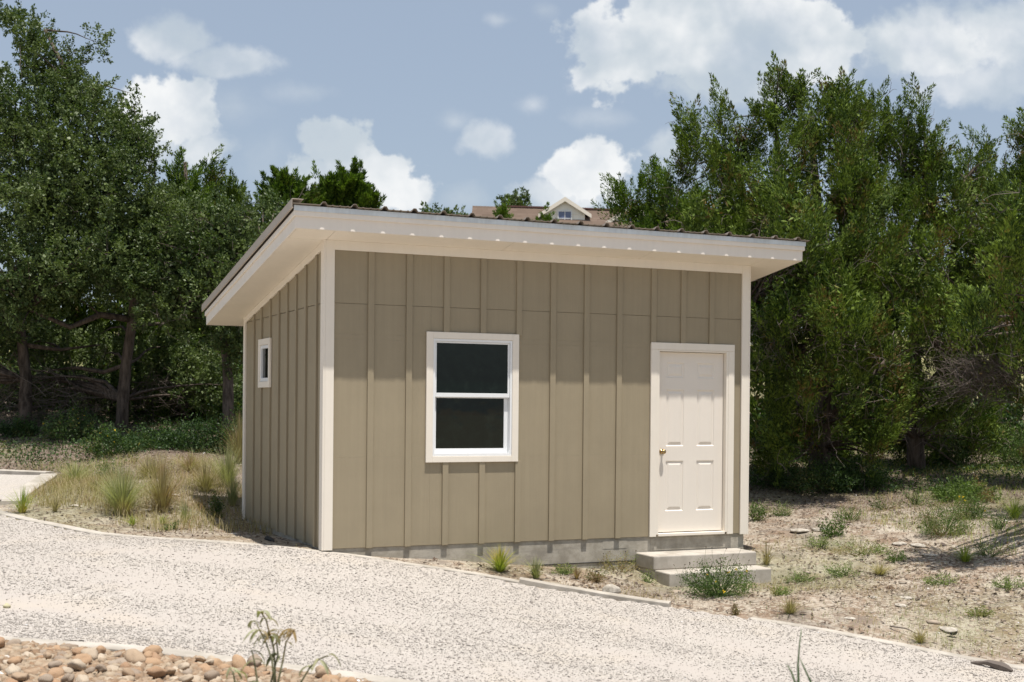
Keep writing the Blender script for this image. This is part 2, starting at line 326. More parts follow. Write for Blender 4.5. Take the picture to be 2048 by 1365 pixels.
def gravel_mat():
    m, t = mat('gravel'); p = t.n('ShaderNodeTexCoord').outputs['Object']; T = t.n('ShaderNodeAttribute', attribute_name='soil').outputs['Fac']
    v1 = t.n('ShaderNodeTexVoronoi', i={'Vector': p, 'Scale': 84.}); v2 = t.n('ShaderNodeTexVoronoi', i={'Vector': p, 'Scale': 150.})
    r = t.n('ShaderNodeSeparateColor', i={0: v1.outputs['Color']}).outputs[0]; n2 = t.noise(p, 3, 7, .65).outputs[0]; nf = t.noise(p, 150, 3, .7).outputs[0]
    st = t.mix(r, (.37, .335, .295), (.52, .475, .43)); st = t.mix(t.ramp(v1.outputs['Distance'], .5, .85, 0, .4), st, (.37, .33, .285))
    dust = t.mix(t.ramp(nf, .3, .7), (.405, .363, .323), (.455, .410, .369))
    f = t.math('MULTIPLY', t.ramp(t.math('ADD', T, t.math('MULTIPLY', t.math('SUBTRACT', n2, .5), 1.9)), .35, 1.0), .95)
    c = t.mix(f, st, dust); c = t.mix(t.ramp(t.noise(p, 1.1, 6).outputs[0], .5, .75, 0, .25), c, (.55, .46, .34))
    h = t.math('MULTIPLY', t.math('SUBTRACT', t.math('ADD', t.math('MULTIPLY', nf, .3), t.math('MULTIPLY', r, .6)), t.math('ADD', v1.outputs['Distance'], v2.outputs['Distance'])), t.math('SUBTRACT', 1., t.math('MULTIPLY', f, .7)))
    finish(t, c, .95, .1, h, .3, .010); return m
tag(link('gravel_drive', dme, gravel_mat()), kind='structure')

# ------------------------------------------------------------------ scatter helpers
OCT_V = np.array([(1,0,0),(-1,0,0),(0,1,0),(0,-1,0),(0,0,1),(0,0,-1)], float); OCT_F = np.array([(0,2,4),(2,1,4),(1,3,4),(3,0,4),(2,0,5),(1,2,5),(3,1,5),(0,3,5)])
CUB_V = np.array([(x, y, z) for z in (-1, 1) for x, y in ((-1,-1),(1,-1),(1,1),(-1,1))], float)*.75
CUB_F = np.array([(0,3,2,1),(4,5,6,7),(0,1,5,4),(1,2,6,5),(2,3,7,6),(3,0,4,7)])
def rotm(n, tilt=None):
    q = rng.normal(size=(n, 4)); q /= np.linalg.norm(q, axis=1)[:, None]; a, b, c, d = q.T
    return np.stack([1-2*(c*c+d*d), 2*(b*c-a*d), 2*(b*d+a*c), 2*(b*c+a*d), 1-2*(b*b+d*d), 2*(c*d-a*b), 2*(b*d-a*c), 2*(c*d+a*b), 1-2*(b*b+c*c)], -1).reshape(n, 3, 3)
def stones(P, size, base=(CUB_V, CUB_F), flatn=.6, jit=.35):
    n = len(P); BV, BF = base; V = BV[None] + rng.normal(0, jit, (n,) + BV.shape)*.5
    V = np.einsum('nij,nkj->nki', rotm(n), V*rng.uniform(.6, 1.1, (n, 1, 3))); V[..., 2] *= flatn
    V = V*np.asarray(size).reshape(-1, 1, 1) + P[:, None]
    return V.reshape(-1, 3), (BF[None] + (np.arange(n)*len(BV))[:, None, None]).reshape(-1, BF.shape[1])
def islandmat(name, cols, rough=.9, dirt=.35):
    m, t = mat(name); r = t.n('ShaderNodeNewGeometry').outputs['Random Per Island']; p = t.n('ShaderNodeTexCoord').outputs['Object']
    cr = t.n('ShaderNodeValToRGB', i={0: r}); e = cr.color_ramp.elements
    for i, c in enumerate(cols):
        x = i/(len(cols) - 1)
        k = e[0] if i == 0 else e[1] if i == len(cols) - 1 else e.new(x)
        k.position = x; k.color = tuple(c) + (1,)
    nn = t.noise(p, 40, 4, .7).outputs[0]
    c = t.mix(t.ramp(nn, .35, .7, 0, dirt), cr.outputs[0], (.3, .24, .18))
    finish(t, c, rough, .15, nn, .3, .01); M[name] = m
islandmat('gravel_stone', [(.44,.40,.36),(.50,.455,.41),(.54,.495,.45),(.47,.43,.39),(.58,.54,.49),(.52,.46,.40),(.38,.345,.31)], dirt=.06)
islandmat('limestone', [(.36,.31,.25),(.50,.45,.38),(.27,.24,.21),(.60,.56,.50),(.40,.32,.24)])
islandmat('leaf_litter', [(.11,.07,.045),(.26,.17,.11),(.18,.14,.11),(.33,.25,.17),(.08,.06,.05)])
def frustum_pts(n, x0=-120, x1=2170, y0=890, y1=1400, pw=1.):
    """random ground points in front of the camera, denser where they are seen larger"""
    px = rng.uniform(x0, x1, n); py = y0 + (y1 - y0)*rng.uniform(0, 1, n)**pw
    d = rng.uniform(6.2, 26, n)**1.0; 
    az = YAW + np.arctan((px - W/2)/FPX); x = CAM[0] + d*np.sin(az); y = CAM[1] + d*np.cos(az); return x, y
def in_shed(x, y, m=.02): return in_poly(x, y, PAD) | (x > -m) & (x < 5.0 + m) & (y > -m - .02) & (y < 3.8)
def in_poly(x, y, P):
    c = np.zeros(x.shape, bool)
    for a, b in zip(P, np.roll(P, -1, 0)): c ^= ((a[1] > y) != (b[1] > y)) & (x < (b[0] - a[0])*(y - a[1])/(b[1] - a[1] + 1e-12) + a[0])
    return c
PAD = np.array([gp(*q)[:2] for q in [(-250,938),(0,941),(128,946),(24,1030),(-250,1012)]])
def in_step(x, y): return (x > 3.5) & (x < 4.93) & (y > -.74) & (y < 0)
def drive_side(x, y): return (side_of(x, y, kerb_line) < -.07) & (side_of(x, y, near_kerb) > .07)
# loose gravel
x, y = frustum_pts(620000); k = (drive_side(x, y) | in_poly(x, y, PAD)) & (np.hypot(x - CAM[0], y - CAM[1]) > 6.5) & (rng.uniform(0, 1, len(x)) > .92*track(x, y)) & (rng.uniform(0, 1, len(x)) < 1.25 - np.hypot(x - CAM[0], y - CAM[1])/26)
x, y = x[k][:175000], y[k][:175000]
s = rng.lognormal(math.log(.0046), .48, len(x)).clip(.002, .018); V, F = stones(np.stack([x, y, gzd(x, y) + .014 + .010*vnoise(x, y, 1.4, 31) + s*.15], -1), s, (OCT_V, OCT_F), .5)
tag(link('gravel', npmesh('gravel', V, [F]), M['gravel_stone']), kind='stuff')
# limestone rubble on the bare soil
x, y = frustum_pts(120000); x = np.concatenate([x, rng.uniform(4.5, 9, 15000)]); y = np.concatenate([y, rng.uniform(-4, 1.5, 15000)])
k = (side_of(x, y, kerb_line) > .1) & ~in_shed(x, y) & ~in_step(x, y) & (rng.uniform(0, 1, len(x)) < .22 + .5*np.clip(vnoise(x, y, 1.1, 51), 0, 1) - .25*litter_map(x, y) + .25*(y < -1))
x, y = x[k][:34000], y[k][:34000]
s = rng.lognormal(math.log(.0075), .6, len(x)); V, F = stones(np.stack([x, y, gzd(x, y) - s*.05], -1), s, flatn=.5)
tag(link('rubble', npmesh('rubble', V, [F]), M['limestone']), kind='stuff')
# leaf litter and twigs
def litter(x, y, sz, nm, m, zoff=.006):
    n = len(x); a = rng.uniform(0, 6.28, n); ux = np.stack([np.cos(a), np.sin(a), rng.normal(0, .25, n)], -1); vx = np.stack([-np.sin(a), np.cos(a), rng.normal(0, .35, n)], -1)
    l = rng.lognormal(math.log(sz), .4, n)[:, None]; wd = l*rng.uniform(.15, .5, (n, 1)); P = np.stack([x, y, gzd(x, y) + zoff + .01*rng.uniform(0, 1, n)], -1)
    V = np.stack([P - ux*l, P + vx*wd + [0, 0, .004], P + ux*l, P - vx*wd + [0, 0, .004]], 1).reshape(-1, 3)
    F = np.arange(4*n).reshape(-1, 4); return link(nm, npmesh(nm, V, [F]), m)
x, y = frustum_pts(150000); k = (side_of(x, y, kerb_line) > .05) & ~in_shed(x, y) & ~in_step(x, y) & (rng.uniform(0, 1, len(x)) < .35 + .55*litter_map(x, y) + .3*vnoise(x, y, 1.2, 61))
tag(litter(x[k][:90000], y[k][:90000], .017, 'leaf_litter', M['leaf_litter']), kind='stuff')

# ------------------------------------------------------------------ kerbs
def sweep(line, w, h, name, lab, step=.2, lift=.016):
    P = []; 
    for a, b in zip(line[:-1], line[1:]):
        n = max(1, int(np.linalg.norm(b - a)/step)); P += [a + (b - a)*i/n for i in range(n)]
    P = np.array(P + [line[-1]]); T = np.gradient(P, axis=0); T /= np.linalg.norm(T, axis=1)[:, None]; N = np.stack([-T[:, 1], T[:, 0]], -1)
    z = gz(P[:, 0], P[:, 1]) + lift + .004*np.sin(P[:, 0]*5)
    mb = MB(); m = len(P); b = .008; cs = [(-w/2, -h), (-w/2, -b), (-w/2 + b, 0), (w/2 - b, 0), (w/2, -b), (w/2, -h)]
    for i in range(m):
        for (o, q) in cs: mb.v.append((P[i, 0] + N[i, 0]*o, P[i, 1] + N[i, 1]*o, z[i] + q))
    for i in range(m - 1):
        for k in range(5): mb.f.append((i*6 + k, i*6 + k + 1, (i + 1)*6 + k + 1, (i + 1)*6 + k))
    mb.f.append((0, 1, 2, 3, 4, 5)); mb.f.append(tuple((m - 1)*6 + k for k in range(5, -1, -1)))
    o = mb.build(name, M['kerb']); tag(o, lab, 'kerb', kind='structure'); return o
sweep(kerb_line[:6], .13, .18, 'kerb', 'pale concrete kerb between gravel drive and grassy verge left of the shed')
sweep(kerb_line[5:9], .12, .18, 'kerb', 'pale concrete kerb passing in front of the shed corner', lift=.016)
sweep(kerb_line[8:11], .12, .2, 'kerb', 'raised concrete kerb in front of the shed steps', lift=.05)
sweep(kerb_line[11:], .12, .18, 'kerb', 'half buried concrete kerb at the right of the drive', lift=.012)
sweep(near_kerb, .15, .18, 'kerb', 'concrete kerb between gravel drive and brown river rocks', lift=.03)
ck = np.array([gp(*q)[:2] for q in [(-200,942),(0,946),(100,951)]]); sweep(ck, .2, .2, 'kerb', 'far concrete kerb at the back of the left gravel pad', lift=.04)
ck = np.array([gp(*q)[:2] for q in [(98,955),(60,980),(20,1010)]]); sweep(ck, .24, .2, 'kerb', 'wide concrete kerb end running from the gravel pad corner to the drive', lift=.045)
# gravel inside the left pad
q = [gp(*a) for a in [(-60,950),(92,955),(15,1006),(-60,1004)]]
mb = MB(); N_ = 12
for i in range(N_ + 1):
    for j in range(N_ + 1):
        a, b = i/N_, j/N_; p_ = (q[0]*(1-a) + q[1]*a)*(1-b) + (q[3]*(1-a) + q[2]*a)*b; mb.v.append((p_[0], p_[1], float(gz(p_[0], p_[1])) + .03))
for i in range(N_):
    for j in range(N_): o_ = i*(N_ + 1) + j; mb.f.append((o_, o_ + N_ + 1, o_ + N_ + 2, o_ + 1))
tag(mb.build('gravel_pad', bpy.data.materials['gravel']), kind='structure')

# ------------------------------------------------------------------ the shed
SL = -.151; HF = 3.076; LX = 5.0; DY_ = 3.70
def ztop(y): return HF + SL*y
shed = tag(empty('shed', (0, 0, 0)), 'tan board and batten shed with cream trim and slanting metal roof', 'shed')
def wall_front():
    mb = MB(); zs = 2.457
    holes = [(1.12, 2.06, .91, 2.15), (3.80, 4.74, -.05, 2.10)]
    def panel(z0, z1, y, yb):
        xs = sorted({0.005, LX - .005} | {h[0] for h in holes} | {h[1] for h in holes}); zsl = sorted({z0, z1} | {min(max(h[k], z0), z1) for h in holes for k in (2, 3)})
        for i in range(len(xs) - 1):
            for j in range(len(zsl) - 1):
                xc, zc = (xs[i] + xs[i+1])/2, (zsl[j] + zsl[j+1])/2
                if any(h[0] < xc < h[1] and h[2] < zc < h[3] for h in holes): continue
                mb.box(xs[i], xs[i+1], y, yb, zsl[j], zsl[j+1])
    panel(0, zs - .0015, 0, .02); panel(zs + .0015, HF, -.003, .02)
    mb.box(.01, LX - .01, .0205, .03, zs - .05, zs + .05)
    for xb in [.439, .847, 1.255, 1.666, 2.081, 2.478, 2.883, 3.288, 3.717, 4.102, 4.478, 4.80]:
        segs = [(-.004, 3.0)]
        if 1.1 < xb + .03 < 2.06: segs = [(-.004, .86), (2.19, 3.0)]
        if 3.68 < xb < 4.79: segs = [(2.15, 3.0)]
        if xb == 4.80: continue
        if xb == 2.081: segs = [(-.004, .86), (2.19, 3.0)] ; xb = 2.078
        for a, b in segs: mb.box(xb, xb + .064, -.022, -.0005, a, b)
    return mb.build('front_wall', M['siding'], shed, bevel=.0015)
wall_front()
def wall_side(xa, sgn, name):
    mb = MB(); X0, X1 = (xa, xa + .02*sgn) if sgn > 0 else (xa - .02, xa)
    win = (2.33, 2.79, 1.70, 2.15) if sgn > 0 else None
    def seg(y0, y1, z0, zt0, zt1, dx=0.):
        x0, x1 = X0 - dx*(sgn > 0), X1 + dx*(sgn < 0)
        mb.poly([(x0, y0, z0), (x1, y0, z0), (x1, y1, z0), (x0, y1, z0), (x0, y0, zt0), (x1, y0, zt0), (x1, y1, zt1), (x0, y1, zt1)], [(3,2,1,0),(4,5,6,7),(0,1,5,4),(1,2,6,5),(2,3,7,6),(3,0,4,7)])
    zs = 2.457; D = DY_
    if win:
        seg(.022, win[0], 0, zs - .003, zs - .003); seg(win[1], D, 0, zs - .003, zs - .003); seg(win[0], win[1], 0, win[2], win[2]); seg(win[0], win[1], win[3], zs - .003, zs - .003)
    else: seg(.022, D, 0, zs - .003, zs - .003)
    seg(.022, D, zs + .003, ztop(.022), ztop(D), .003)
    for k, yb in enumerate([.269, .687, 1.088, 1.475, 1.87, 2.281, 2.733, 3.141]):
        pr = .022; y0, y1 = yb - .005, yb + .055
        rngs = [(-.004, None)]
        if win and win[0] - .12 < yb < win[1] + .07: rngs = [(-.004, 1.63), (2.21, None)]
        for a, b in rngs:
            t0 = ztop(y0) - .06 if b is None else b; t1 = ztop(y1) - .06 if b is None else b
            xo = xa - pr if sgn > 0 else xa + pr; xs = sorted((xo, xa - .0005*sgn if sgn > 0 else xa + .0005))
            mb.poly([(xs[0], y0, a), (xs[1], y0, a), (xs[1], y1, a), (xs[0], y1, a), (xs[0], y0, t0), (xs[1], y0, t0), (xs[1], y1, t1), (xs[0], y1, t1)], [(3,2,1,0),(4,5,6,7),(0,1,5,4),(1,2,6,5),(2,3,7,6),(3,0,4,7)])
    return mb.build(name, M['siding'], shed, bevel=.0015)
wall_side(0, 1, 'side_wall'); wall_side(LX, -1, 'side_wall')
mb = MB(); mb.box(.022, LX - .022, DY_ - .02, DY_ - .001, 0, ztop(DY_)); mb.build('back_wall', M['siding'], shed)
# corner boards (front face board + return board)
def cb(x0, x1, y0, y1, z0, sl=True):
    mb = MB(); mb.box(x0, x1, y0, y1, z0, ztop(y0) - .001); return mb.build('corner_board', M['trim'], shed, bevel=.002)
cb(-.004, .086, -.026, -.0035, -.012); cb(4.914, 5.006, -.026, -.0035, -.012)
cb(-.026, -.0045, -.026, .085, -.012); cb(5.0065, 5.026, -.026, .085, -.012)
cb(-.024, -.0005, DY_ - .075, DY_ + .02, -.03); cb(5.0005, 5.024, DY_ - .075, DY_ + .02, -.03)
mb = MB(); mb.box(.0865, 4.9135, -.024, -.0035, 2.985, HF + .003); mb.build('frieze_board', M['trim'], shed, bevel=.002)
for xa, xb in ((-.0235, -.0035), (5.0035, 5.0235)):
    mb = MB(); y0, y1 = .0855, DY_ - .0755
    mb.poly([(xa, y0, ztop(y0)-.075), (xb, y0, ztop(y0)-.075), (xb, y1, ztop(y1)-.075), (xa, y1, ztop(y1)-.075), (xa, y0, ztop(y0)-.002), (xb, y0, ztop(y0)-.002), (xb, y1, ztop(y1)-.002), (xa, y1, ztop(y1)-.002)], [(3,2,1,0),(4,5,6,7),(0,1,5,4),(1,2,6,5),(2,3,7,6),(3,0,4,7)])
    mb.build('frieze_board', M['trim'], shed, bevel=.002)
# slab
mb = MB(); mb.box(.015, LX - .015, .012, DY_ - .02, -.75, -.0025); fd = mb.build('foundation', M['concrete'], shed)
mb = MB()
mb.box(1.9, 3.55, .003, .0115, -.265, -.257); mb.build('form_seam', M['dark'], shed)
mb = MB(); mb.box(3.75, 4.76, .009, .0115, -.16, -.02); mb.box(3.15, 3.45, .0095, .0115, -.12, -.02); mb.build('mortar_patch', M['concrete'], shed)
# soffit, fascia, roof
YF, YB, XL, XR = -.357, 4.20, -.40, 5.50
def slab(mb, x0, x1, y0, y1, dz0, dz1):
    """slab parallel to the roof, offsets measured above the soffit plane"""
    mb.poly([(x0, y0, ztop(y0)+dz0), (x1, y0, ztop(y0)+dz0), (x1, y1, ztop(y1)+dz0), (x0, y1, ztop(y1)+dz0), (x0, y0, ztop(y0)+dz1), (x1, y0, ztop(y0)+dz1), (x1, y1, ztop(y1)+dz1), (x0, y1, ztop(y1)+dz1)], [(3,2,1,0),(4,5,6,7),(0,1,5,4),(1,2,6,5),(2,3,7,6),(3,0,4,7)])
mb = MB(); g = .0025
xs = [XL + .02, 0., 1.22*2, 1.22*4 - .05, XR - .02]
for a, b in ((XL + .02, 0.0), (0.0, 1.9), (1.9, 3.55), (3.55, 5.0), (5.0, XR - .02)):
    slab(mb, a + g, b - g, YF + .02, -.0 - .0, .0, .012)
for a, b in ((0.004, 2.95), (2.95, YB - .02)):
    slab(mb, XL + .02, 0 - g, a + g, b - g, .0, .012); slab(mb, 5.0 + g, XR - .02, a + g, b - g, .0, .012)
slab(mb, 0.0, 5.0, DY_ + .03, YB - .02, 0, .012)
slab(mb, XL + .03, XR - .03, YF + .03, YB - .03, .016, .12)
mb.build('soffit', M['trim'], shed)
mb = MB(); zf = ztop(YF)
mb.box(XL, XR, YF - .0, YF + .019, zf - .002, zf + .165); mb.box(XL - .001, XR + .001, YF - .02, YF - .0005, zf + .115, zf + .168)
mb.build('front_fascia', M['fascia'], shed, bevel=.003)
mb = MB(); mb.box(XL, XR, YB - .019, YB, ztop(YB) - .002, ztop(YB) + .165); mb.build('back_fascia', M['fascia'], shed, bevel=.003)
for xo, sg in ((XL, 1), (XR, -1)):
    mb = MB(); a, b = sorted((xo, xo + .019*sg)); slab(mb, a, b, YF + .0195, YB - .0195, -.002, .16)
    a, b = sorted((xo - .02*sg, xo - .0005*sg)); slab(mb, a, b, YF - .018, YB, .112, .163)
    mb.build('rake_fascia', M['fascia'], shed, bevel=.003)
mb = MB(); mb.box(XL - .022, XR + .022, YF - .030, YF - .0215, zf + .163, zf + .212); mb.box(XL - .022, XR + .022, YF - .030, YF + .05, zf + .2125, zf + .2145)
mb.build('drip_edge', M['galv'], shed)
# ribbed metal sheet
prof = []; x = -.14 - .308*1
xs = [(-.44, 0)]
k = 0
RX = [-.135 + .3075*i for i in range(19)]
for r in RX:
    xs += [(r - .034, 0), (r - .014, .030), (r + .014, .030), (r + .034, 0)]
    for q in (.085, .16, .235):
        if r + q < 5.52: xs += [(r + q - .012, 0), (r + q - .006, .005), (r + q + .006, .005), (r + q + .012, 0)]
xs += [(5.555, 0)]; xs = [a for a in xs if a[0] <= 5.555]
mb = MB(); y0, y1 = YF - .0588, YB + .04; b0 = zf + .216; T = .006
for yy in (y0, y1):
    for (xx, h) in xs: zz = b0 + SL*(yy - YF) + h; mb.v.append((xx, yy, zz)); mb.v.append((xx, yy, zz + T))
n_x = len(xs)
for i in range(n_x - 1):
    a, b = 2*i, 2*i + 2; c, d = 2*n_x + 2*i, 2*n_x + 2*i + 2
    mb.f += [(a + 1, b + 1, d + 1, c + 1), (a, c, d, b), (a, b, b + 1, a + 1), (c, c + 1, d + 1, d)]
mb.f += [(0, 1, 2*n_x + 1, 2*n_x), (2*n_x - 2, 4*n_x - 2, 4*n_x - 1, 2*n_x - 1)]
mb.build('roof_sheet', M['roofmetal'], shed)
mb = MB()
slab(mb, -.452, -.34, YF - .062, YB + .045, .2565, .262); slab(mb, -.452, -.4475, YF - .062, YB + .045, .176, .2560); slab(mb, -.447, -.436, YF - .062, YB + .045, .176, .180)
mb.build('rake_flashing', paint('rake_flashing_paint', (.46, .40, .34), .45, .06, .4), shed)

# windows and door
def ring(mb, x0, x1, z0, z1, w, y0, y1, wb=None, wt=None, wr=None):
    wb = w if wb is None else wb; wt = w if wt is None else wt; wr = w if wr is None else wr
    mb.box(x0, x0 + w, y0, y1, z0, z1); mb.box(x1 - wr, x1, y0, y1, z0, z1); mb.box(x0 + w, x1 - wr, y0, y1, z0, z0 + wb); mb.box(x0 + w, x1 - wr, y0, y1, z1 - wt, z1)
def swap(mb):   # (x, y, z) -> side wall: window plane facing -x
    mb.v = [(y, x, z) for x, y, z in mb.v]; mb.f = [f[::-1] for f in mb.f]; return mb
win = empty('window', (1.58, 0, .85)); win.parent = shed
def wpart(mb, name, m, par, bevel=.0015, side=False):
    if side: swap(mb)
    o = mb.build(name, m, None, bevel=bevel); o.parent = par; o.location = -Vector(par.location); return o
mb = MB(); ring(mb, 1.066, 2.106, .853, 2.20, .074, -.030, -.0042, .062, .066); wpart(mb, 'window_trim', M['trim'], win, .003)
mb = MB(); ring(mb, 1.1415, 2.0305, .9165, 2.1325, .022, -.022, .075, .028, .026, .022); wpart(mb, 'window_frame', M['vinyl'], win)
mb = MB(); ring(mb, 1.165, 2.007, 1.53, 2.105, .018, -.008, .018, .042, .016, .020); wpart(mb, 'upper_sash', M['vinyl'], win)
mb = MB(); ring(mb, 1.165, 2.007, .946, 1.555, .030, .030, .056, .048, .035, .045); wpart(mb, 'lower_sash', M['vinyl'], win)
mb = MB(); mb.box(1.184, 1.986, .003, .008, 1.573, 2.088); wpart(mb, 'pane', M['glass'], win, 0)
mb = MB(); mb.box(1.196, 1.961, .040, .045, .995, 1.519); wpart(mb, 'pane', M['glass'], win, 0)
mb = MB(); mb.box(1.13, 2.05, .076, .08, .92, 2.13); wpart(mb, 'dark_backing', M['dark'], win, 0)  # dark sheet closing the opening behind the sashes
w2 = empty('window', (0, 2.55, 1.63)); w2.parent = shed; tag(w2, 'small side window with dark green pane')
mb = MB(); ring(mb, 2.262, 2.855, 1.630, 2.205, .072, -.030, -.0042); wpart(mb, 'window_trim', M['trim'], w2, .003, True)
mb = MB(); ring(mb, 2.336, 2.781, 1.704, 2.131, .04, -.018, .05); wpart(mb, 'window_frame', M['vinyl'], w2, .002, True)
mb = MB(); mb.box(2.378, 2.739, .006, .010, 1.746, 2.089); wpart(mb, 'pane', M['glass'], w2, 0, True)

dr = empty('door', (4.27, 0, 0)); dr.parent = shed
mb = MB(); mb.box(3.717, 3.800, -.030, -.0042, -.003, 2.085); mb.box(4.735, 4.814, -.030, -.0042, -.003, 2.085); mb.box(3.717, 4.814, -.031, -.0042, 2.0855, 2.163)
wpart(mb, 'door_trim', M['trim'], dr, .003)
mb = MB(); mb.box(3.8005, 3.828, -.026, .075, .02, 2.0845); mb.box(4.707, 4.7345, -.026, .075, .02, 2.0845); mb.box(3.8285, 4.7065, -.026, .075, 2.067, 2.0845)
mb.box(3.8285, 3.84, .078, .1, .02, 2.067); mb.box(4.695, 4.7065, .078, .1, .02, 2.067); wpart(mb, 'door_jamb', M['trim'], dr, .002)
DX0, DX1, DZ0, DZ1, DYF = 3.836, 4.700, .040, 2.062, .034
def door_panel():
    mb = MB(); w = DX1 - DX0
    cols = [(DX0 + .115, DX0 + .345), (DX1 - .345, DX1 - .115)]; rows = [(DZ0 + .235, DZ0 + .80), (DZ0 + .965, DZ0 + 1.60), (DZ0 + 1.735, DZ0 + 1.905)]
    xs = [DX0] + [v for c in cols for v in c] + [DX1]; zs = [DZ0] + [v for r in rows for v in r] + [DZ1]
    for i in range(5):
        for j in range(7):
            hole = i in (1, 3) and j in (1, 3, 5)
            a, b, c, d = xs[i], xs[i+1], zs[j], zs[j+1]
            if not hole: mb.poly([(a, DYF, c), (b, DYF, c), (b, DYF, d), (a, DYF, d)], [(0, 1, 2, 3)]); continue
            R = [(0, 0), (.007, .009), (.020, .011), (.045, .002), (.050, .0015)]
            P = []
            for o, dy in R: P += [(a + o, DYF + dy, c + o), (b - o, DYF + dy, c + o), (b - o, DYF + dy, d - o), (a + o, DYF + dy, d - o)]
            fs = [(4*q + e, 4*q + (e + 1) % 4, 4*q + 4 + (e + 1) % 4, 4*q + 4 + e) for q in range(len(R) - 1) for e in range(4)] + [tuple(4*(len(R) - 1) + e for e in range(4))]
            mb.poly(P, fs)
    e = DYF + .04
    mb.poly([(DX0, DYF, DZ0), (DX1, DYF, DZ0), (DX1, DYF, DZ1), (DX0, DYF, DZ1), (DX0, e, DZ0), (DX1, e, DZ0), (DX1, e, DZ1), (DX0, e, DZ1)], [(0, 4, 5, 1), (1, 5, 6, 2), (2, 6, 7, 3), (3, 7, 4, 0), (4, 7, 6, 5)])
    wpart(mb, 'door_leaf', M['door'], dr, 0)
door_panel()
mb = MB(); mb.box(3.829, 4.706, -.028, .09, -.001, .030); wpart(mb, 'threshold', M['trim'], dr, .003)
mb = MB(); mb.box(3.829, 4.706, .078, .082, .031, 2.066); wpart(mb, 'dark_door_backing', M['dark'], dr, 0)  # dark sheet behind the door leaf, showing in the gaps round it
KX, KZ = 3.897, .945
mb = MB(); pr = [(0, .0), (.031, .0), (.031, .006), (.013, .010), (.011, .030), (.020, .036), (.026, .046), (.026, .056), (.018, .066), (0.001, .069)]
for (r, dd) in pr:
    for kk in range(16): mb.v.append((KX + r*cos(2*pi*kk/16), DYF - dd, KZ + r*sin(2*pi*kk/16)))
for i in range(len(pr) - 1):
    for kk in range(16): mb.f.append((i*16 + kk, (i + 1)*16 + kk, (i + 1)*16 + (kk + 1) % 16, i*16 + (kk + 1) % 16))
ok = mb.build('door_knob', M['brass'], None, smooth=True); ok.parent = dr; ok.location = -Vector(dr.location)

# steps
st_ = tag(empty('concrete_steps', (4.2, -.35, -.47)), 'two pale concrete steps below the cream shed door', 'steps')
mb = MB(); mb.box(3.555, 4.885, -.40, .0, -.3195, -.17); mb.build('upper_step', M['kerb'], st_, bevel=.012)
mb = MB(); mb.box(3.575, 4.875, -.70, .0, -.62, -.32); mb.build('lower_step', M['kerb'], st_, bevel=.012)

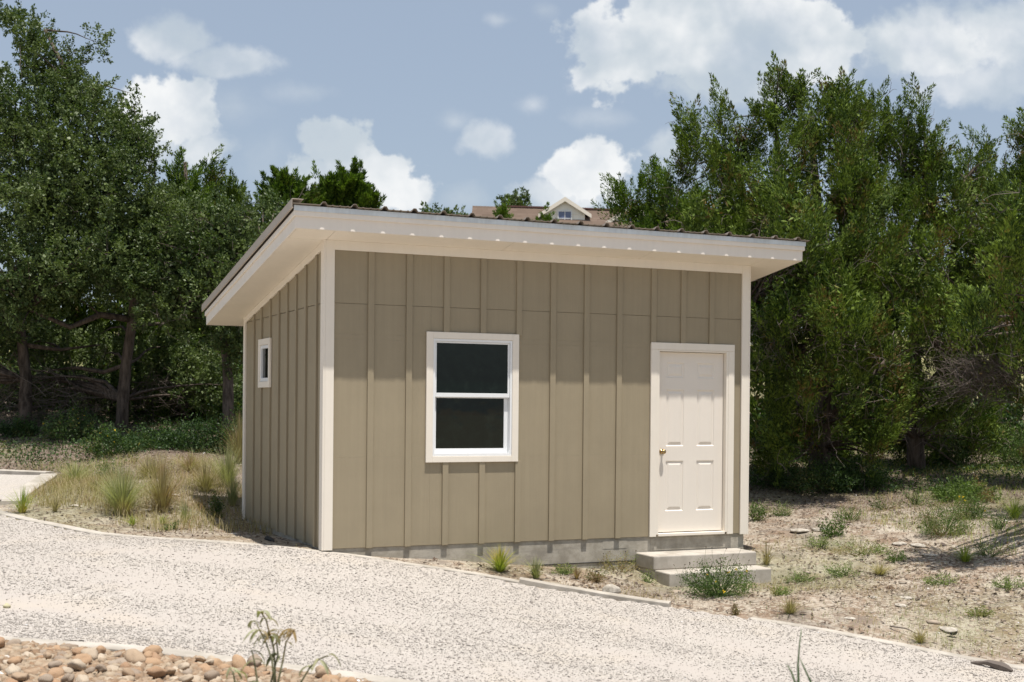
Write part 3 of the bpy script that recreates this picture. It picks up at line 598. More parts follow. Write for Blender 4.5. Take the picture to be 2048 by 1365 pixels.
# ------------------------------------------------------------------ background house on the hill
def house():
    HD = 58.; q = HD/FPX
    P0 = at(945, 412, HD); zr = P0[2]
    root = tag(empty('house', (0, 0, 0)), 'distant house with brown shingle roof and white gabled dormer, seen over the shed roof', 'house')
    # local frame: right = R2 horizontal, back = view direction
    e1 = np.array([cos(YAW), -sin(YAW), 0]); e2 = np.array([sin(YAW), cos(YAW), 0]); rot = Matrix.Rotation(-YAW, 4, 'Z')
    root.location = Vector(P0); root.rotation_euler = (0, 0, -YAW)
    def part(mb, name, m, par=root): 
        me = bpy.data.meshes.new(name); me.from_pydata(mb.v, [], mb.f); me.update(); o = bpy.data.objects.new(name, me); COL.objects.link(o); me.materials.append(m); o.parent = par; return o
    Lh = 13.; pit = .62; dp = 5.5
    # main roof: ridge along local x at z=0, falling towards the camera (-y) and back
    mb = MB(); mb.poly([(0, 0, 0), (Lh, 0, -.28), (Lh, -dp, -dp*pit - .28), (0, -dp, -dp*pit), (Lh, dp, -dp*pit - .28), (0, dp, -dp*pit)], [(0, 3, 2, 1), (0, 1, 4, 5)])
    mb.poly([(0, 0, -.15), (Lh, 0, -.43), (Lh, -dp, -dp*pit - .43), (0, -dp, -dp*pit - .15), (Lh, dp, -dp*pit - .43), (0, dp, -dp*pit - .15)], [(1, 2, 3, 0), (5, 4, 1, 0)])
    o = part(mb, 'roof', M['shingle'])
    me = o.data
    mb = MB(); mb.box(1.2, Lh, -.12, .12, -.02 , .05); mb.v = [(a, b, c - .0215*a) for a, b, c in mb.v]; part(mb, 'ridge_cap', paint('ridge_cap_brown', (.12, .06, .05), .8), root)
    mb = MB(); mb.box(.3, Lh - .3, -dp + .6, dp - .6, -7.2, -dp*pit + .2); mb.poly([(.3, -dp + .6, -dp*pit + .2), (.3, dp - .6, -dp*pit + .2), (.3, 0, -.2)], [(0, 2, 1)])
    part(mb, 'wall', M['hwall'])
    def dormer(cx, ztop_, hw, yf):
        """gabled dormer: apex height ztop_, half width hw, its front at local y=yf"""
        d = empty('dormer'); d.parent = root; s = .65; zb = -4.6 if yf < -2 else -2.6; yb = yf + 3.0
        zb = yf*pit - .9
        m = MB(); ze = ztop_ - hw*s
        m.poly([(cx - hw*.78, yf, zb), (cx + hw*.78, yf, zb), (cx + hw*.78, yf, ze + .12*0 + hw*.22*s - .1), (cx, yf, ztop_ - .1), (cx - hw*.78, yf, ze + hw*.22*s - .1), (cx - hw*.78, yb, zb + 1.6), (cx + hw*.78, yb, zb + 1.6), (cx + hw*.78, yb, ze + hw*.22*s - .1), (cx - hw*.78, yb, ze + hw*.22*s - .1)],
               [(0, 1, 2, 3, 4), (1, 6, 7, 2), (5, 0, 4, 8)])
        for kz in range(5):
            zz = zb + .3 + kz*.24
            if zz < ze: m.box(cx - hw*.77, cx + hw*.77, yf - .018, yf - .001, zz, zz + .02)
        part(m, 'dormer_wall', M['hwall'], d)
        m = MB(); t_ = .13; yo = yf - .14
        for sg in (-1, 1):
            a, b = (cx, ztop_), (cx + sg*hw*1.0, ztop_ - hw*s)
            P = [(a[0], yo, a[1]), (b[0], yo, b[1]), (b[0], yb, b[1]), (a[0], yb, a[1]), (a[0], yo, a[1] - .07), (b[0], yo, b[1] - .07), (b[0], yb, b[1] - .07), (a[0], yb, a[1] - .07)]
            m.poly(P, [(0, 1, 2, 3), (7, 6, 5, 4), (0, 4, 5, 1), (1, 5, 6, 2)])
        part(m, 'dormer_roof', M['shingle'], d)
        m = MB()
        for sg in (-1, 1):
            a, b = (cx, ztop_ + .01), (cx + sg*hw*1.03, ztop_ - hw*s*1.03 + .01)
            m.poly([(a[0], yo - .03, a[1]), (b[0], yo - .03, b[1]), (b[0], yo - .03, b[1] - .17), (a[0], yo - .03, a[1] - .20), (a[0], yo - .002, a[1]), (b[0], yo - .002, b[1]), (b[0], yo - .002, b[1] - .17), (a[0], yo - .002, a[1] - .20)], [(0, 1, 2, 3), (3, 2, 6, 7), (0, 4, 5, 1), (1, 5, 6, 2)])
        part(m, 'bargeboard', M['trim'], d)
        wn = empty('dormer_window'); wn.parent = d; zc = ztop_ - .93
        m = MB(); m.box(cx - .28, cx + .28, yf - .03, yf - .019, zc - .4, zc + .3); part(m, 'pane', M['hglass'], wn)
        m = MB(); ring(m, cx - .32, cx + .32, zc - .44, zc + .34, .04, yf - .06, yf - .031); m.box(cx - .012, cx + .012, yf - .045, yf - .031, zc - .4, zc + .3); m.box(cx - .279, cx - .013, yf - .045, yf - .031, zc - .02, zc + .01); m.box(cx + .013, cx + .279, yf - .045, yf - .031, zc - .02, zc + .01)
        part(m, 'window_frame', M['vinyl'], wn)
    dormer((1128 - 945)*q, (412 - 401)*q, 1.15, -1.0)
    dormer((1262 - 945)*q, (412 - 414)*q, 1.35, -1.0)
house()

# ------------------------------------------------------------------ foliage generators
def unit(v): return v/(np.linalg.norm(v, axis=-1, keepdims=True) + 1e-9)
def kites(P, D, L, Wd, up=None):
    """leaf kites: base P, direction D, length L, width Wd"""
    n = len(P); R = unit(np.cross(D, rng.normal(size=(n, 3)))); L = L[:, None]; Wd = Wd[:, None]; N = np.cross(D, R)
    V = np.stack([P, P + D*L*.45 + R*Wd*.5 + N*Wd*.12, P + D*L, P + D*L*.45 - R*Wd*.5 + N*Wd*.12], 1)
    return V.reshape(-1, 3)
def blob_points(blobs, dens):
    """clump centres: blobs = (px, py, depth, rx_px, rz_px[, weight]); biased to the outside of each blob"""
    C_, O_ = [], []
    for b in blobs:
        px, py, d, rx, rz = b[:5]; wt = b[5] if len(b) > 5 else 1.
        c = at(px, py, d); r = rx*d/FPX; h = rz*d/FPX; n = max(3, int(dens*wt*(r*r*h)**(2/3)*6))
        u_ = unit(rng.normal(size=(n, 3))); rad = rng.uniform(.0, 1, n)**.38
        C_.append(c + u_*rad[:, None]*[r, r*.85, h]); O_.append(u_*rad[:, None])
    return np.concatenate(C_), np.concatenate(O_)
def crown_juniper(blobs, dens=14, n=34, l=(.28, .52), lw=(.07, .02), up=1.5):
    dens *= 1.5; n = int(n*3.1); lw = (lw[0]*.82, lw[1]*.72)
    C_, O_ = blob_points(blobs, dens/6.5); q_ = 7     # boughs, each a fan of sprays
    ba = np.repeat(unit(O_*[.8, .8, .25] + [0, 0, up*.8] + rng.normal(0, .2, O_.shape)), q_, 0); C_ = np.repeat(C_, q_, 0); O_ = np.repeat(O_, q_, 0); m = len(C_)
    off_ = rng.normal(0, 1, (m, 3))*[.105, .105, .16]; C_ = C_ + off_ + ba*.06
    a = unit(ba + off_*[2.2, 2.2, .3] + rng.normal(0, .14, (m, 3))); ln = rng.uniform(*l, m)*(1 + .4*(rng.uniform(0, 1, m) > .9)); C_ = C_ - a*ln[:, None]*.62
    tt = rng.uniform(0, 1, (m, n)); rad = (.17*(1 - tt)**.9*np.minimum(1, tt*5 + .3) + .006)*ln[:, None]*1.7
    out = unit(np.cross(a[:, None], rng.normal(size=(m, n, 3))))
    P = C_[:, None] + a[:, None]*(tt*ln[:, None])[..., None] + out*(rad*rng.uniform(.3, 1, (m, n)))[..., None]
    D = unit(a[:, None]*1.2 + out*.62 + rng.normal(0, .22, (m, n, 3)))
    k = m*n; V = kites(P.reshape(-1, 3), D.reshape(-1, 3), lw[0]*rng.uniform(.7, 1.3, k), lw[1]*rng.uniform(.7, 1.5, k))
    return np.concatenate([V, inner(blobs, lw)]), C_
def inner(blobs, lw, per=9):
    """broader filler leaves, added deep inside the crown as a dark backing mass"""
    out = []
    for b in blobs:
        px, py, d, rx, rz = b[:5]
        if rx < 38 or rz < 28: continue
        wt = b[5] if len(b) > 5 else 1.; c = at(px, py, d); r = rx*d/FPX; h = rz*d/FPX; m = int(per*2.3*wt*r*h/(lw[0]*lw[1]*10))
        P = c + unit(rng.normal(size=(m, 3)))*(rng.uniform(0, .66, (m, 1)))**.6*[r, r*.85, h]
        out.append(kites(P, unit(rng.normal(size=(m, 3)) + [0, 0, .5]), lw[0]*1.6*rng.uniform(.7, 1.3, m), lw[1]*2.2*rng.uniform(.7, 1.3, m)))
    return np.concatenate(out) if out else np.zeros((0, 3))
def crown_oak(blobs, dens=12, n=34, r=.2, lw=(.055, .026), up=.35):
    dens *= 1.45; n = int(n*1.75); r *= .92
    C_, O_ = blob_points(blobs, dens); m = len(C_)
    a = unit(O_ + [0, 0, up] + rng.normal(0, .5, (m, 3))); ln = rng.uniform(.7, 1.5, m)*r*1.5
    tt = rng.uniform(0, 1, (m, n))
    P = C_[:, None] + a[:, None]*((tt - .3)*ln[:, None])[..., None] + rng.normal(0, .28*r, (m, n, 3))*(1.25 - tt[..., None])
    D = unit(a[:, None]*.7 + rng.normal(0, .6, (m, n, 3)))
    k = m*n; V = kites(P.reshape(-1, 3), D.reshape(-1, 3), lw[0]*rng.uniform(.7, 1.3, k), lw[1]*rng.uniform(.8, 1.3, k))
    return np.concatenate([V, inner(blobs, lw, 9)]), C_
def crown_obj(V, m, root, name='crown'):
    return link(name, npmesh(name, V, [np.arange(len(V)).reshape(-1, 4)]), m, root)
def bend(a, b, sag, n=7, wob=.06):
    a, b = np.array(a), np.array(b); t_ = np.linspace(0, 1, n)[:, None]; L = np.linalg.norm(b - a)
    w_ = np.cumsum(rng.normal(0, wob*L/n**.5, (n, 3)), 0); w_ -= t_*w_[-1]; w_[0] = 0
    return a + (b - a)*t_ + w_*.7 + np.array([0, 0, sag])*(np.sin(t_*pi))
def wood(root, trunk, limbs, C_, nbr=60, ndead=0, deadbox=None, r0=.12):
    """trunk polyline with radii, limbs polylines, then branches out to some clumps, and bare dead twigs"""
    mb = MB(); pts, rr = trunk; mb.tube(pts, rr, 10); tr = mb.build('trunk', M['bark'], root, smooth=True)
    nodes = [np.array(p) for p in pts[1:]]
    for lp, ra, rb in limbs:
        m2 = MB(); lp = np.array(lp); fine = bend(lp[0], lp[-1], .0, 6) if len(lp) == 2 else lp
        m2.tube(fine, np.linspace(ra, rb, len(fine)), 7); m2.build('limb', M['bark'], root, smooth=True); nodes += list(fine[1:])
    N_ = np.array(nodes); m3 = MB()
    for c in C_[rng.choice(len(C_), min(nbr, len(C_)), replace=False)]:
        dd = np.linalg.norm((N_ - c)*[1, 1, 1.2], axis=1) + .6*np.maximum(0, N_[:, 2] - c[2]); s_ = N_[np.argmin(dd)]
        L = np.linalg.norm(c - s_); m3.tube(bend(s_, c, .05*L, 6), np.linspace(.012 + .011*L, .004, 6), 4, False)
    if m3.v: m3.build('branches', M['bark'], root, smooth=True)['kind'] = 'stuff'
    if ndead:
        m4 = MB(); idx = rng.choice(len(C_), ndead)
        for c in C_[idx]:
            s_ = c + rng.normal(0, .15, 3) + [0, 0, -.1]
            if deadbox and not (deadbox[0] < s_[2] < deadbox[1]): continue
            for _ in range(3):
                e = s_ + unit(rng.normal(0, 1, 3) + [0, -.2, -.15])*rng.uniform(.12, .42); m4.tube(bend(s_, e, .03, 4, .15), np.linspace(.0045, .0018, 4), 3, False)
        if m4.v: m4.build('dead_twigs', M['deadwood'], root)['kind'] = 'stuff'
def tree(name, label, cat, group, kind, base, top, blobs, leaf, rad, limbs=(), lean=(0, 0), **kw):
    root = tag(empty(name, tuple(base)), label, cat, group)
    wk = {k: kw.pop(k) for k in ('nbr', 'ndead', 'deadbox') if k in kw}
    V, C_ = (crown_oak if kind == 'oak' else crown_juniper)(blobs, **kw); crown_obj(V, M[leaf], root)
    if isinstance(top, list): pts = np.array([base - [0, 0, .25]] + top)
    else: pts = bend(np.array(base) - [0, 0, .25], top, 0, 9, .03)
    wood(root, (pts, np.linspace(rad, rad*.25, len(pts))), limbs, C_, **wk); return root

# ---- left group
B = gp(242, 864); D0 = depth(B)
tp = [at(246, 800, D0), at(252, 730, D0), at(262, 660, D0), at(268, 600, D0), at(250, 480, D0), at(215, 330, D0), at(150, 180, D0), at(90, 60, D0)]
tree('live_oak', 'tall live oak with airy leaning crown reaching the top left corner of the sky', 'tree', 'trees left of the shed', 'oak', B, tp,
     [(60,80,D0,45,55,.9),(20,40,D0+.3,75,28,.5),(195,95,D0,28,50,.6),(100,150,D0,80,70),(150,200,D0-.3,75,60),(185,170,D0,22,60,.4),(30,250,D0-.5,110,110),(150,300,D0-.6,130,110),(245,255,D0,60,80,.9),(275,310,D0-.4,55,70,.8),(230,390,D0-.8,110,100),(80,420,D0-1,140,130),(-80,300,D0,110,200),(240,500,D0-.9,120,90),(330,450,D0-.6,90,90),(110,540,D0-1.2,140,70),(300,560,D0-.8,110,60),(20,600,D0-1.2,90,70,.8),(100,420,D0+3,130,90,.7),(300,500,D0+3,120,80,.7),(200,560,D0+4.5,150,70,.7),(420,600,D0+3.2,100,60,.7),(140,700,D0+2,110,60,.7),(330,720,D0+1.8,110,70,.8),(420,760,D0+1.2,70,70,.8),(190,790,D0+2.4,110,40,.6),(60,760,D0+2.4,90,50,.7)],  # blobs farthest behind the trunk are unseen, added to shade the understory
     'oak_leaf', .115, [([at(266,640,D0), at(200,630,D0-.3), at(140,655,D0-.6), at(60,620,D0-1)], .07, .03), ([at(268,620,D0), at(340,600,D0-.2), at(400,560,D0-.5)], .07, .02), ([at(262,560,D0), at(300,440,D0), at(310,330,D0)], .07, .02), ([at(250,480,D0), at(120,380,D0-.3), at(30,250,D0-.3)], .07, .02)], dens=23, n=36, nbr=170, ndead=200)
B = gp(48, 862); D1 = depth(B) + .3
tree('live_oak', 'shadowy live oak with straight trunk at the left edge of the picture', 'tree', 'trees left of the shed', 'oak', B, [at(52,760,D1), at(40,650,D1), at(20,520,D1), at(-40,380,D1)],
     [(-150,480,D1,140,150),(0,680,D1+.5,110,60,.7),(-60,620,D1-.5,100,90),(-180,700,D1-.5,90,120)], 'oak_leaf', .13, [([at(45,690,D1), at(120,700,D1+.3), at(200,690,D1+.6)], .05, .015)], dens=16, n=32, nbr=60, ndead=120)
B = gp(455, 862) ; D2 = 21.5; B = g3(*at(455, 880, D2)[:2])
tree('live_oak', 'low live oak whose rounded crown spreads beside the shed roof edge', 'tree', 'trees left of the shed', 'oak', B, at(440, 480, D2),
     [(430,460,D2,90,70),(480,500,D2-.2,70,70),(380,520,D2-.3,90,80),(450,590,D2-.3,100,80),(520,440,D2+.5,45,45,.7),(560,420,D2+1,40,35,.7),(350,620,D2-.2,90,60),(480,680,D2,70,70,.8)], 'oak_leaf', .12, [([at(448,640,D2), at(500,560,D2), at(530,500,D2)], .05, .015)], dens=19, n=36, nbr=80, ndead=120)
def cedar(label, group, bx, byd, blobs, leaf='juniper_leaf', rad=.12, topx=None, **kw):
    d = byd; B = at(bx, 900, d); B = g3(B[0], B[1]); ty = min(b[1] - b[4]*.6 for b in blobs); tx = topx if topx is not None else bx
    return tree('juniper', label, 'tree', group, 'juniper', B, at(tx, ty, d), blobs, leaf, rad, **kw)
GL = 'trees left of the shed'; GR = 'junipers right of the shed'
cedar('bright green pointed juniper behind the live oaks, tallest of its row', GL, 370, 25., [(362,350,25,16,42,1.2),(362,400,25,45,45),(380,440,25,70,40),(340,440,25,60,50),(390,520,25,80,70),(350,640,25,110,100),(330,790,25,120,70,.7)], 'bright_juniper_leaf', dens=20, nbr=60, lw=(.10, .026))
cedar('thin spire topped juniper behind the live oaks', GL, 425, 26., [(420,365,26,10,40,1.2),(424,410,26,30,35),(430,450,26,45,45),(460,600,26,80,110),(420,780,26,100,80,.6)], 'juniper_leaf', dens=20, nbr=50, lw=(.10, .026))
cedar('small pointed juniper just left of the shed roof corner', GL, 470, 25.5, [(466,400,25.5,9,32,1.3),(468,440,25.5,28,35),(490,470,25.5,40,45),(500,560,25.5,50,70),(500,700,25.5,60,110,.8)], 'juniper_leaf', dens=20, nbr=50, lw=(.10, .026))
GB = 'junipers rising behind the shed roof'
cedar('round topped juniper behind the shed roof corner', GB, 575, 30., [(572,380,30,42,32,1.3),(570,420,30,52,50,1.2),(575,480,30,60,60),(575,640,30,75,150)], 'bright_juniper_leaf', dens=26, nbr=40, lw=(.12, .032), l=(.2,.36))
cedar('wide round topped juniper standing above the shed roof', GB, 690, 30.5, [(665,385,30.5,40,32,1.2),(700,380,30.5,38,36,1.3),(730,405,30.5,36,28,1.2),(645,410,30.5,28,30,1.2),(690,430,30.5,70,40,1.2),(690,560,30.5,75,110)], 'bright_juniper_leaf', dens=26, nbr=40, lw=(.12, .032), l=(.2,.36))
def far_oak(label, px, py, d, rx, rz, **kw):
    B = at(px, 800, d); B = g3(B[0], B[1]); return tree('oak_tree', label, 'tree', 'far trees beyond the shed roof', 'oak', B, at(px, py, d), [(px, py, d, rx, rz), (px - rx*.4, py + rz, d, rx*.8, rz), (px, py + 2.5*rz, d, rx, rz*1.6)], 'oak_leaf', .12, lw=(.12, .06), **kw)
far_oak('low far oak crown barely rising over the middle of the shed roof', 870, 436, 48., 34, 14, dens=12, n=26, nbr=12, r=.3)
far_oak('far oak crown touching the left end of the house roof', 915, 440, 50., 26, 14, dens=12, n=26, nbr=12, r=.3)
B = at(1032, 800, 66.); B = g3(B[0], B[1])
tree('oak_tree', 'sparse oak top sticking up behind the house roof', 'tree', 'far trees beyond the shed roof', 'oak', B, at(1030, 395, 66.), [(1018,392,66.,14,16,1.2),(1050,398,66.,12,14,1.2),(1030,412,66.,32,14,1.3),(1030,450,66,45,40)], 'oak_leaf', .14, dens=5, n=26, lw=(.16, .07), r=.3, nbr=20)
B = at(1000, 800, 40.); B = g3(B[0], B[1])
for px_, py_, lab in ((1005, 440, 'slim yellowish juniper tip in front of the house roof'), (1093, 446, 'juniper top half covering the left of the white dormer')):
    B = at(px_, 800, 40.); B = g3(B[0], B[1])
    tree('juniper', lab, 'tree', 'far trees beyond the shed roof', 'juniper', B, at(px_, py_, 40), [(px_, py_, 40., 7, 12, 1.5), (px_, py_ + 25, 40., 14, 18), (px_, py_ + 120, 40., 40, 90)], 'bright_juniper_leaf', .08, dens=14, lw=(.12, .03), nbr=10)

# ---- right group
D3 = 20.5
B = gp(1640, 962); D3 = depth(B)
lim = lambda *p, a=.09, b=.025: ([at(x_, y_, D3 + dd) for x_, y_, dd in p], a, b)
tree('juniper', 'largest juniper, many topped with forked dark trunk, right behind the shed', 'tree', GR, 'juniper', B, [at(1640,900,D3), at(1642,850,D3), at(1650,780,D3), at(1650,640,D3), at(1640,450,D3), at(1620,250,D3)],
     [(1560,200,D3,34,55,1.2),(1600,190,D3,40,45,1.2),(1660,190,D3,40,40,1.2),(1540,240,D3-.2,50,50),(1640,270,D3-.4,90,70),(1700,230,D3,50,60),(1485,290,D3,45,60),(1440,250,D3+.3,20,55,1.2),(1450,330,D3-.2,60,70),(1380,250,D3+.4,14,35,1.1),(1385,310,D3+.2,34,60),(1345,350,D3+.4,36,50),
      (1560,380,D3-.8,110,100),(1440,440,D3-.5,100,80),(1700,380,D3-.6,100,110),(1600,520,D3-1.1,130,100),(1740,540,D3-.9,110,110),(1500,500,D3-.7,60,90),(1560,640,D3-.9,80,80),(1560,760,D3-.8,60,100,.75),(1700,680,D3-1.2,120,80,.8),(1600,860,D3-.6,70,60,.5),(1750,790,D3-.9,80,70,.7),(1530,900,D3-.5,40,60,.5),(1600,450,D3-2.,90,80,.8),(1680,620,D3-2.2,90,70,.8),(1560,600,D3-1.9,50,70,.7),(1640,760,D3-1.9,70,50,.8),(1560,870,D3-1.2,60,60,.9),(1680,900,D3+.8,80,50,.9),(1720,860,D3-1.,60,50,.8),(1530,740,D3-1.4,40,70,.9)],
     'juniper_leaf', .2, [lim((1645,850,0),(1690,800,.1),(1740,760,.2),(1790,700,.2), a=.11), lim((1650,700,0),(1580,600,0),(1540,450,-.2),(1480,330,0)), lim((1648,620,0),(1700,500,0),(1730,380,0),(1720,260,0)), lim((1640,450,0),(1560,350,0),(1550,230,0)), lim((1650,780,0),(1560,720,-.3),(1500,640,-.5), a=.07), lim((1632,900,0),(1600,800,.4),(1560,700,.5),(1500,500,.3), a=.1)],
     dens=21, n=36, nbr=260, ndead=620)
D4 = depth(gp(1835, 942)); B = gp(1835, 942)
lim = lambda *p, a=.09, b=.025: ([at(x_, y_, D4 + dd) for x_, y_, dd in p], a, b)
tree('juniper', 'juniper with three spiky tops between the forked juniper and the right edge', 'tree', GR, 'juniper', B, [at(1830,880,D4), at(1835,800,D4), at(1830,700,D4), at(1810,520,D4), at(1810,330,D4)],
     [(1742,215,D4,24,50,1.3),(1795,235,D4,26,60,1.2),(1845,245,D4,36,50,1.2),(1760,290,D4,50,60),(1840,320,D4,70,70),(1880,330,D4,40,50),(1790,400,D4-.2,70,80),(1880,440,D4-.4,90,90),(1930,330,D4+.3,26,50,1.2),(1975,400,D4+.6,45,70,1.1),(1965,320,D4+.6,18,40,1.2),(1950,380,D4+.2,40,50),(1950,520,D4-.3,90,90),(1850,600,D4-.5,100,80),(1900,700,D4-.4,110,60,.7),(1800,780,D4-.3,80,70,.6),(1880,860,D4,60,50,.4),(1850,520,D4-2.4,90,80,.7),(1790,640,D4-2.6,90,70,.7),(1900,620,D4-2.8,90,60,.7),(1760,820,D4-1.6,60,50,.8),(1800,880,D4+.8,90,50,.9),(1880,800,D4-1.,70,60,.9),(1950,860,D4+.6,70,60,.9)],
     'juniper_leaf', .17, [lim((1832,880,0),(1800,780,.2),(1770,600,.2),(1760,400,0)), lim((1830,700,0),(1890,580,0),(1920,450,0),(1930,360,0)), lim((1815,560,0),(1850,420,0),(1850,280,0)), lim((1835,800,0),(1900,720,-.3),(1980,660,-.6), a=.08)],
     dens=20, n=34, nbr=200, ndead=520)
D5 = 20.0; B = g3(*at(2085, 900, D5)[:2])
tree('juniper', 'juniper cut by the right edge of the picture with ragged tips', 'tree', GR, 'juniper', B, at(2080, 330, D5),
     [(2038,300,D5,18,45,1.3),(2070,330,D5,50,60),(2010,360,D5+.2,26,45,1.2),(2030,430,D5-.2,60,80),(2100,480,D5,120,130),(2020,560,D5-.5,70,80),(2060,660,D5-.3,90,60,.8),(2130,760,D5,90,100,.8)], 'juniper_leaf', .18, dens=21, n=34, nbr=120, ndead=420)
cedar('low feathery juniper reaching over the right end of the shed roof', GR, 1330, 22.5, [(1250,395,22.5,26,36,1.2),(1290,380,22.5,36,38,1.1),(1335,400,22.3,50,50),(1265,430,22.5,45,40),(1390,430,22.2,60,60),(1330,480,22.3,100,60),(1420,520,22.,100,60),(1320,600,22.3,120,120)], 'bright_juniper_leaf', dens=20, nbr=60, ndead=60)
B = g3(*at(2330, 900, 16.5)[:2])
tree('juniper', 'juniper just outside the right edge whose boughs shade the bare ground', 'tree', GR, 'juniper', B, at(2320, 330, 16.5),
     [(2020,520,13.6,85,60,1.),(2080,430,13.4,90,80,1.),(1970,620,13.8,55,35,.7),(2060,640,13.6,80,50,.9),(2230,300,16.5,130,120,.7),(2250,480,16.3,170,130,.7),(2200,600,16.,120,60,.6),(2330,150,16.5,120,120,.6)], 'juniper_leaf', .2, dens=15, n=30, nbr=60, ndead=60)
# filler trees deeper in the thickets
GT = 'shaded trees deep in the thicket'
for i, (px_, d, top_, lab, lf) in enumerate([(110, 26.5, 480, 'shaded juniper deep behind the two live oak trunks', 'juniper_leaf'), (300, 28.5, 500, 'dark juniper between the leaning oak trunk and the shed', 'juniper_leaf'), (-60, 28, 420, 'dark juniper at the far left behind the oaks', 'juniper_leaf'), (1720, 26, 330, 'dark juniper filling the gap behind the forked trunk', 'juniper_leaf'), (1560, 25.5, 420, 'dark juniper close behind the right wall of the shed', 'juniper_leaf'), (1990, 26, 420, 'dark juniper behind the brush at the far right', 'juniper_leaf')]):
    hh = (860 - top_)
    cedar(lab, GT, px_, d, [(px_, top_ + hh*.18, d, 60, hh*.18), (px_ - 30, top_ + hh*.4, d, 110, hh*.2), (px_ + 40, top_ + hh*.5, d, 110, hh*.2), (px_, top_ + hh*.72, d, 120, hh*.15, .8)] + ([(px_, 815, d, 130, 50, .7)] if px_ > 1000 else [(px_ - 20, 790, d, 130, 50, .6)]), lf, rad=.13, dens=11, n=12, lw=(.16, .055), nbr=80, ndead=80)
# big bare brush heap at the right edge and bare lower branches at the left
def brush(label, cx, cy, d, rx, rz, n, L, dirn, rad=.006, name='dead_brush'):
    root = MB(); c = at(cx, cy, d)
    for _ in range(n):
        s_ = c + unit(rng.normal(size=3))*rng.uniform(0, 1)**.4*np.array([rx, rx*.6, rz])*d/FPX
        e = s_ + unit(np.array(dirn) + rng.normal(0, .5, 3))*rng.uniform(.4, 1)*L; path = bend(s_, e, rng.uniform(-.08, .08), 5, .12); root.tube(path, np.linspace(rad, rad*.35, 5), 3, False)
        for _k2 in range(2):
            p0 = path[rng.integers(1, 5)]; root.tube(bend(p0, p0 + unit(np.array(dirn)*.6 + rng.normal(0, .7, 3))*L*rng.uniform(.2, .45), 0, 3, .1), np.linspace(rad*.5, rad*.25, 3), 3, False)
    o = root.build(name, M['deadwood']); return tag(o, label, 'branches')
rd = R2
brush('tangle of grey dead branches fanning out at the right edge below the junipers', 1975, 765, D5 + .1, 110, 50, 300, .8, rd*-.5 + np.array([0, 0, .25]))
brush('small grey dead twigs hanging in the juniper beside the shed corner post', 1560, 640, D3 - 1.6, 60, 80, 60, .5, rd*-.3 + np.array([0, 0, -.6]), .004)
brush('bare dead branches arching low under the live oaks near the left edge', 130, 790, D1 + .6, 130, 45, 130, 1.1, rd*-.8 + np.array([0, 0, -.1]), .007)
brush('thin bare branches behind the leaning oak trunk', 330, 790, D0 + 1.5, 110, 50, 90, .9, rd*.8 + np.array([0, 0, .1]), .006)
# trees across the road behind the camera: only their reflection is seen in the panes
src = [o for o in bpy.data.objects if o.get('label', '').startswith('largest juniper')][0]
for i, (xx, yy) in enumerate([(3.5, -27), (9, -26.5), (15, -26), (-2.5, -28), (21, -24)]):
    r_ = src.copy(); COL.objects.link(r_); r_.location = (xx, yy, -1.6); r_['label'] = 'juniper across the road, reflected in the shed window'; r_['group'] = 'trees across the road'; r_.rotation_euler = (0, 0, i*1.3)
    r_.scale = (1.15, 1.15, 1.1)
    for ch in src.children:
        if ch.name.startswith(('crown', 'trunk')):
            c_ = ch.copy(); COL.objects.link(c_); c_.parent = r_

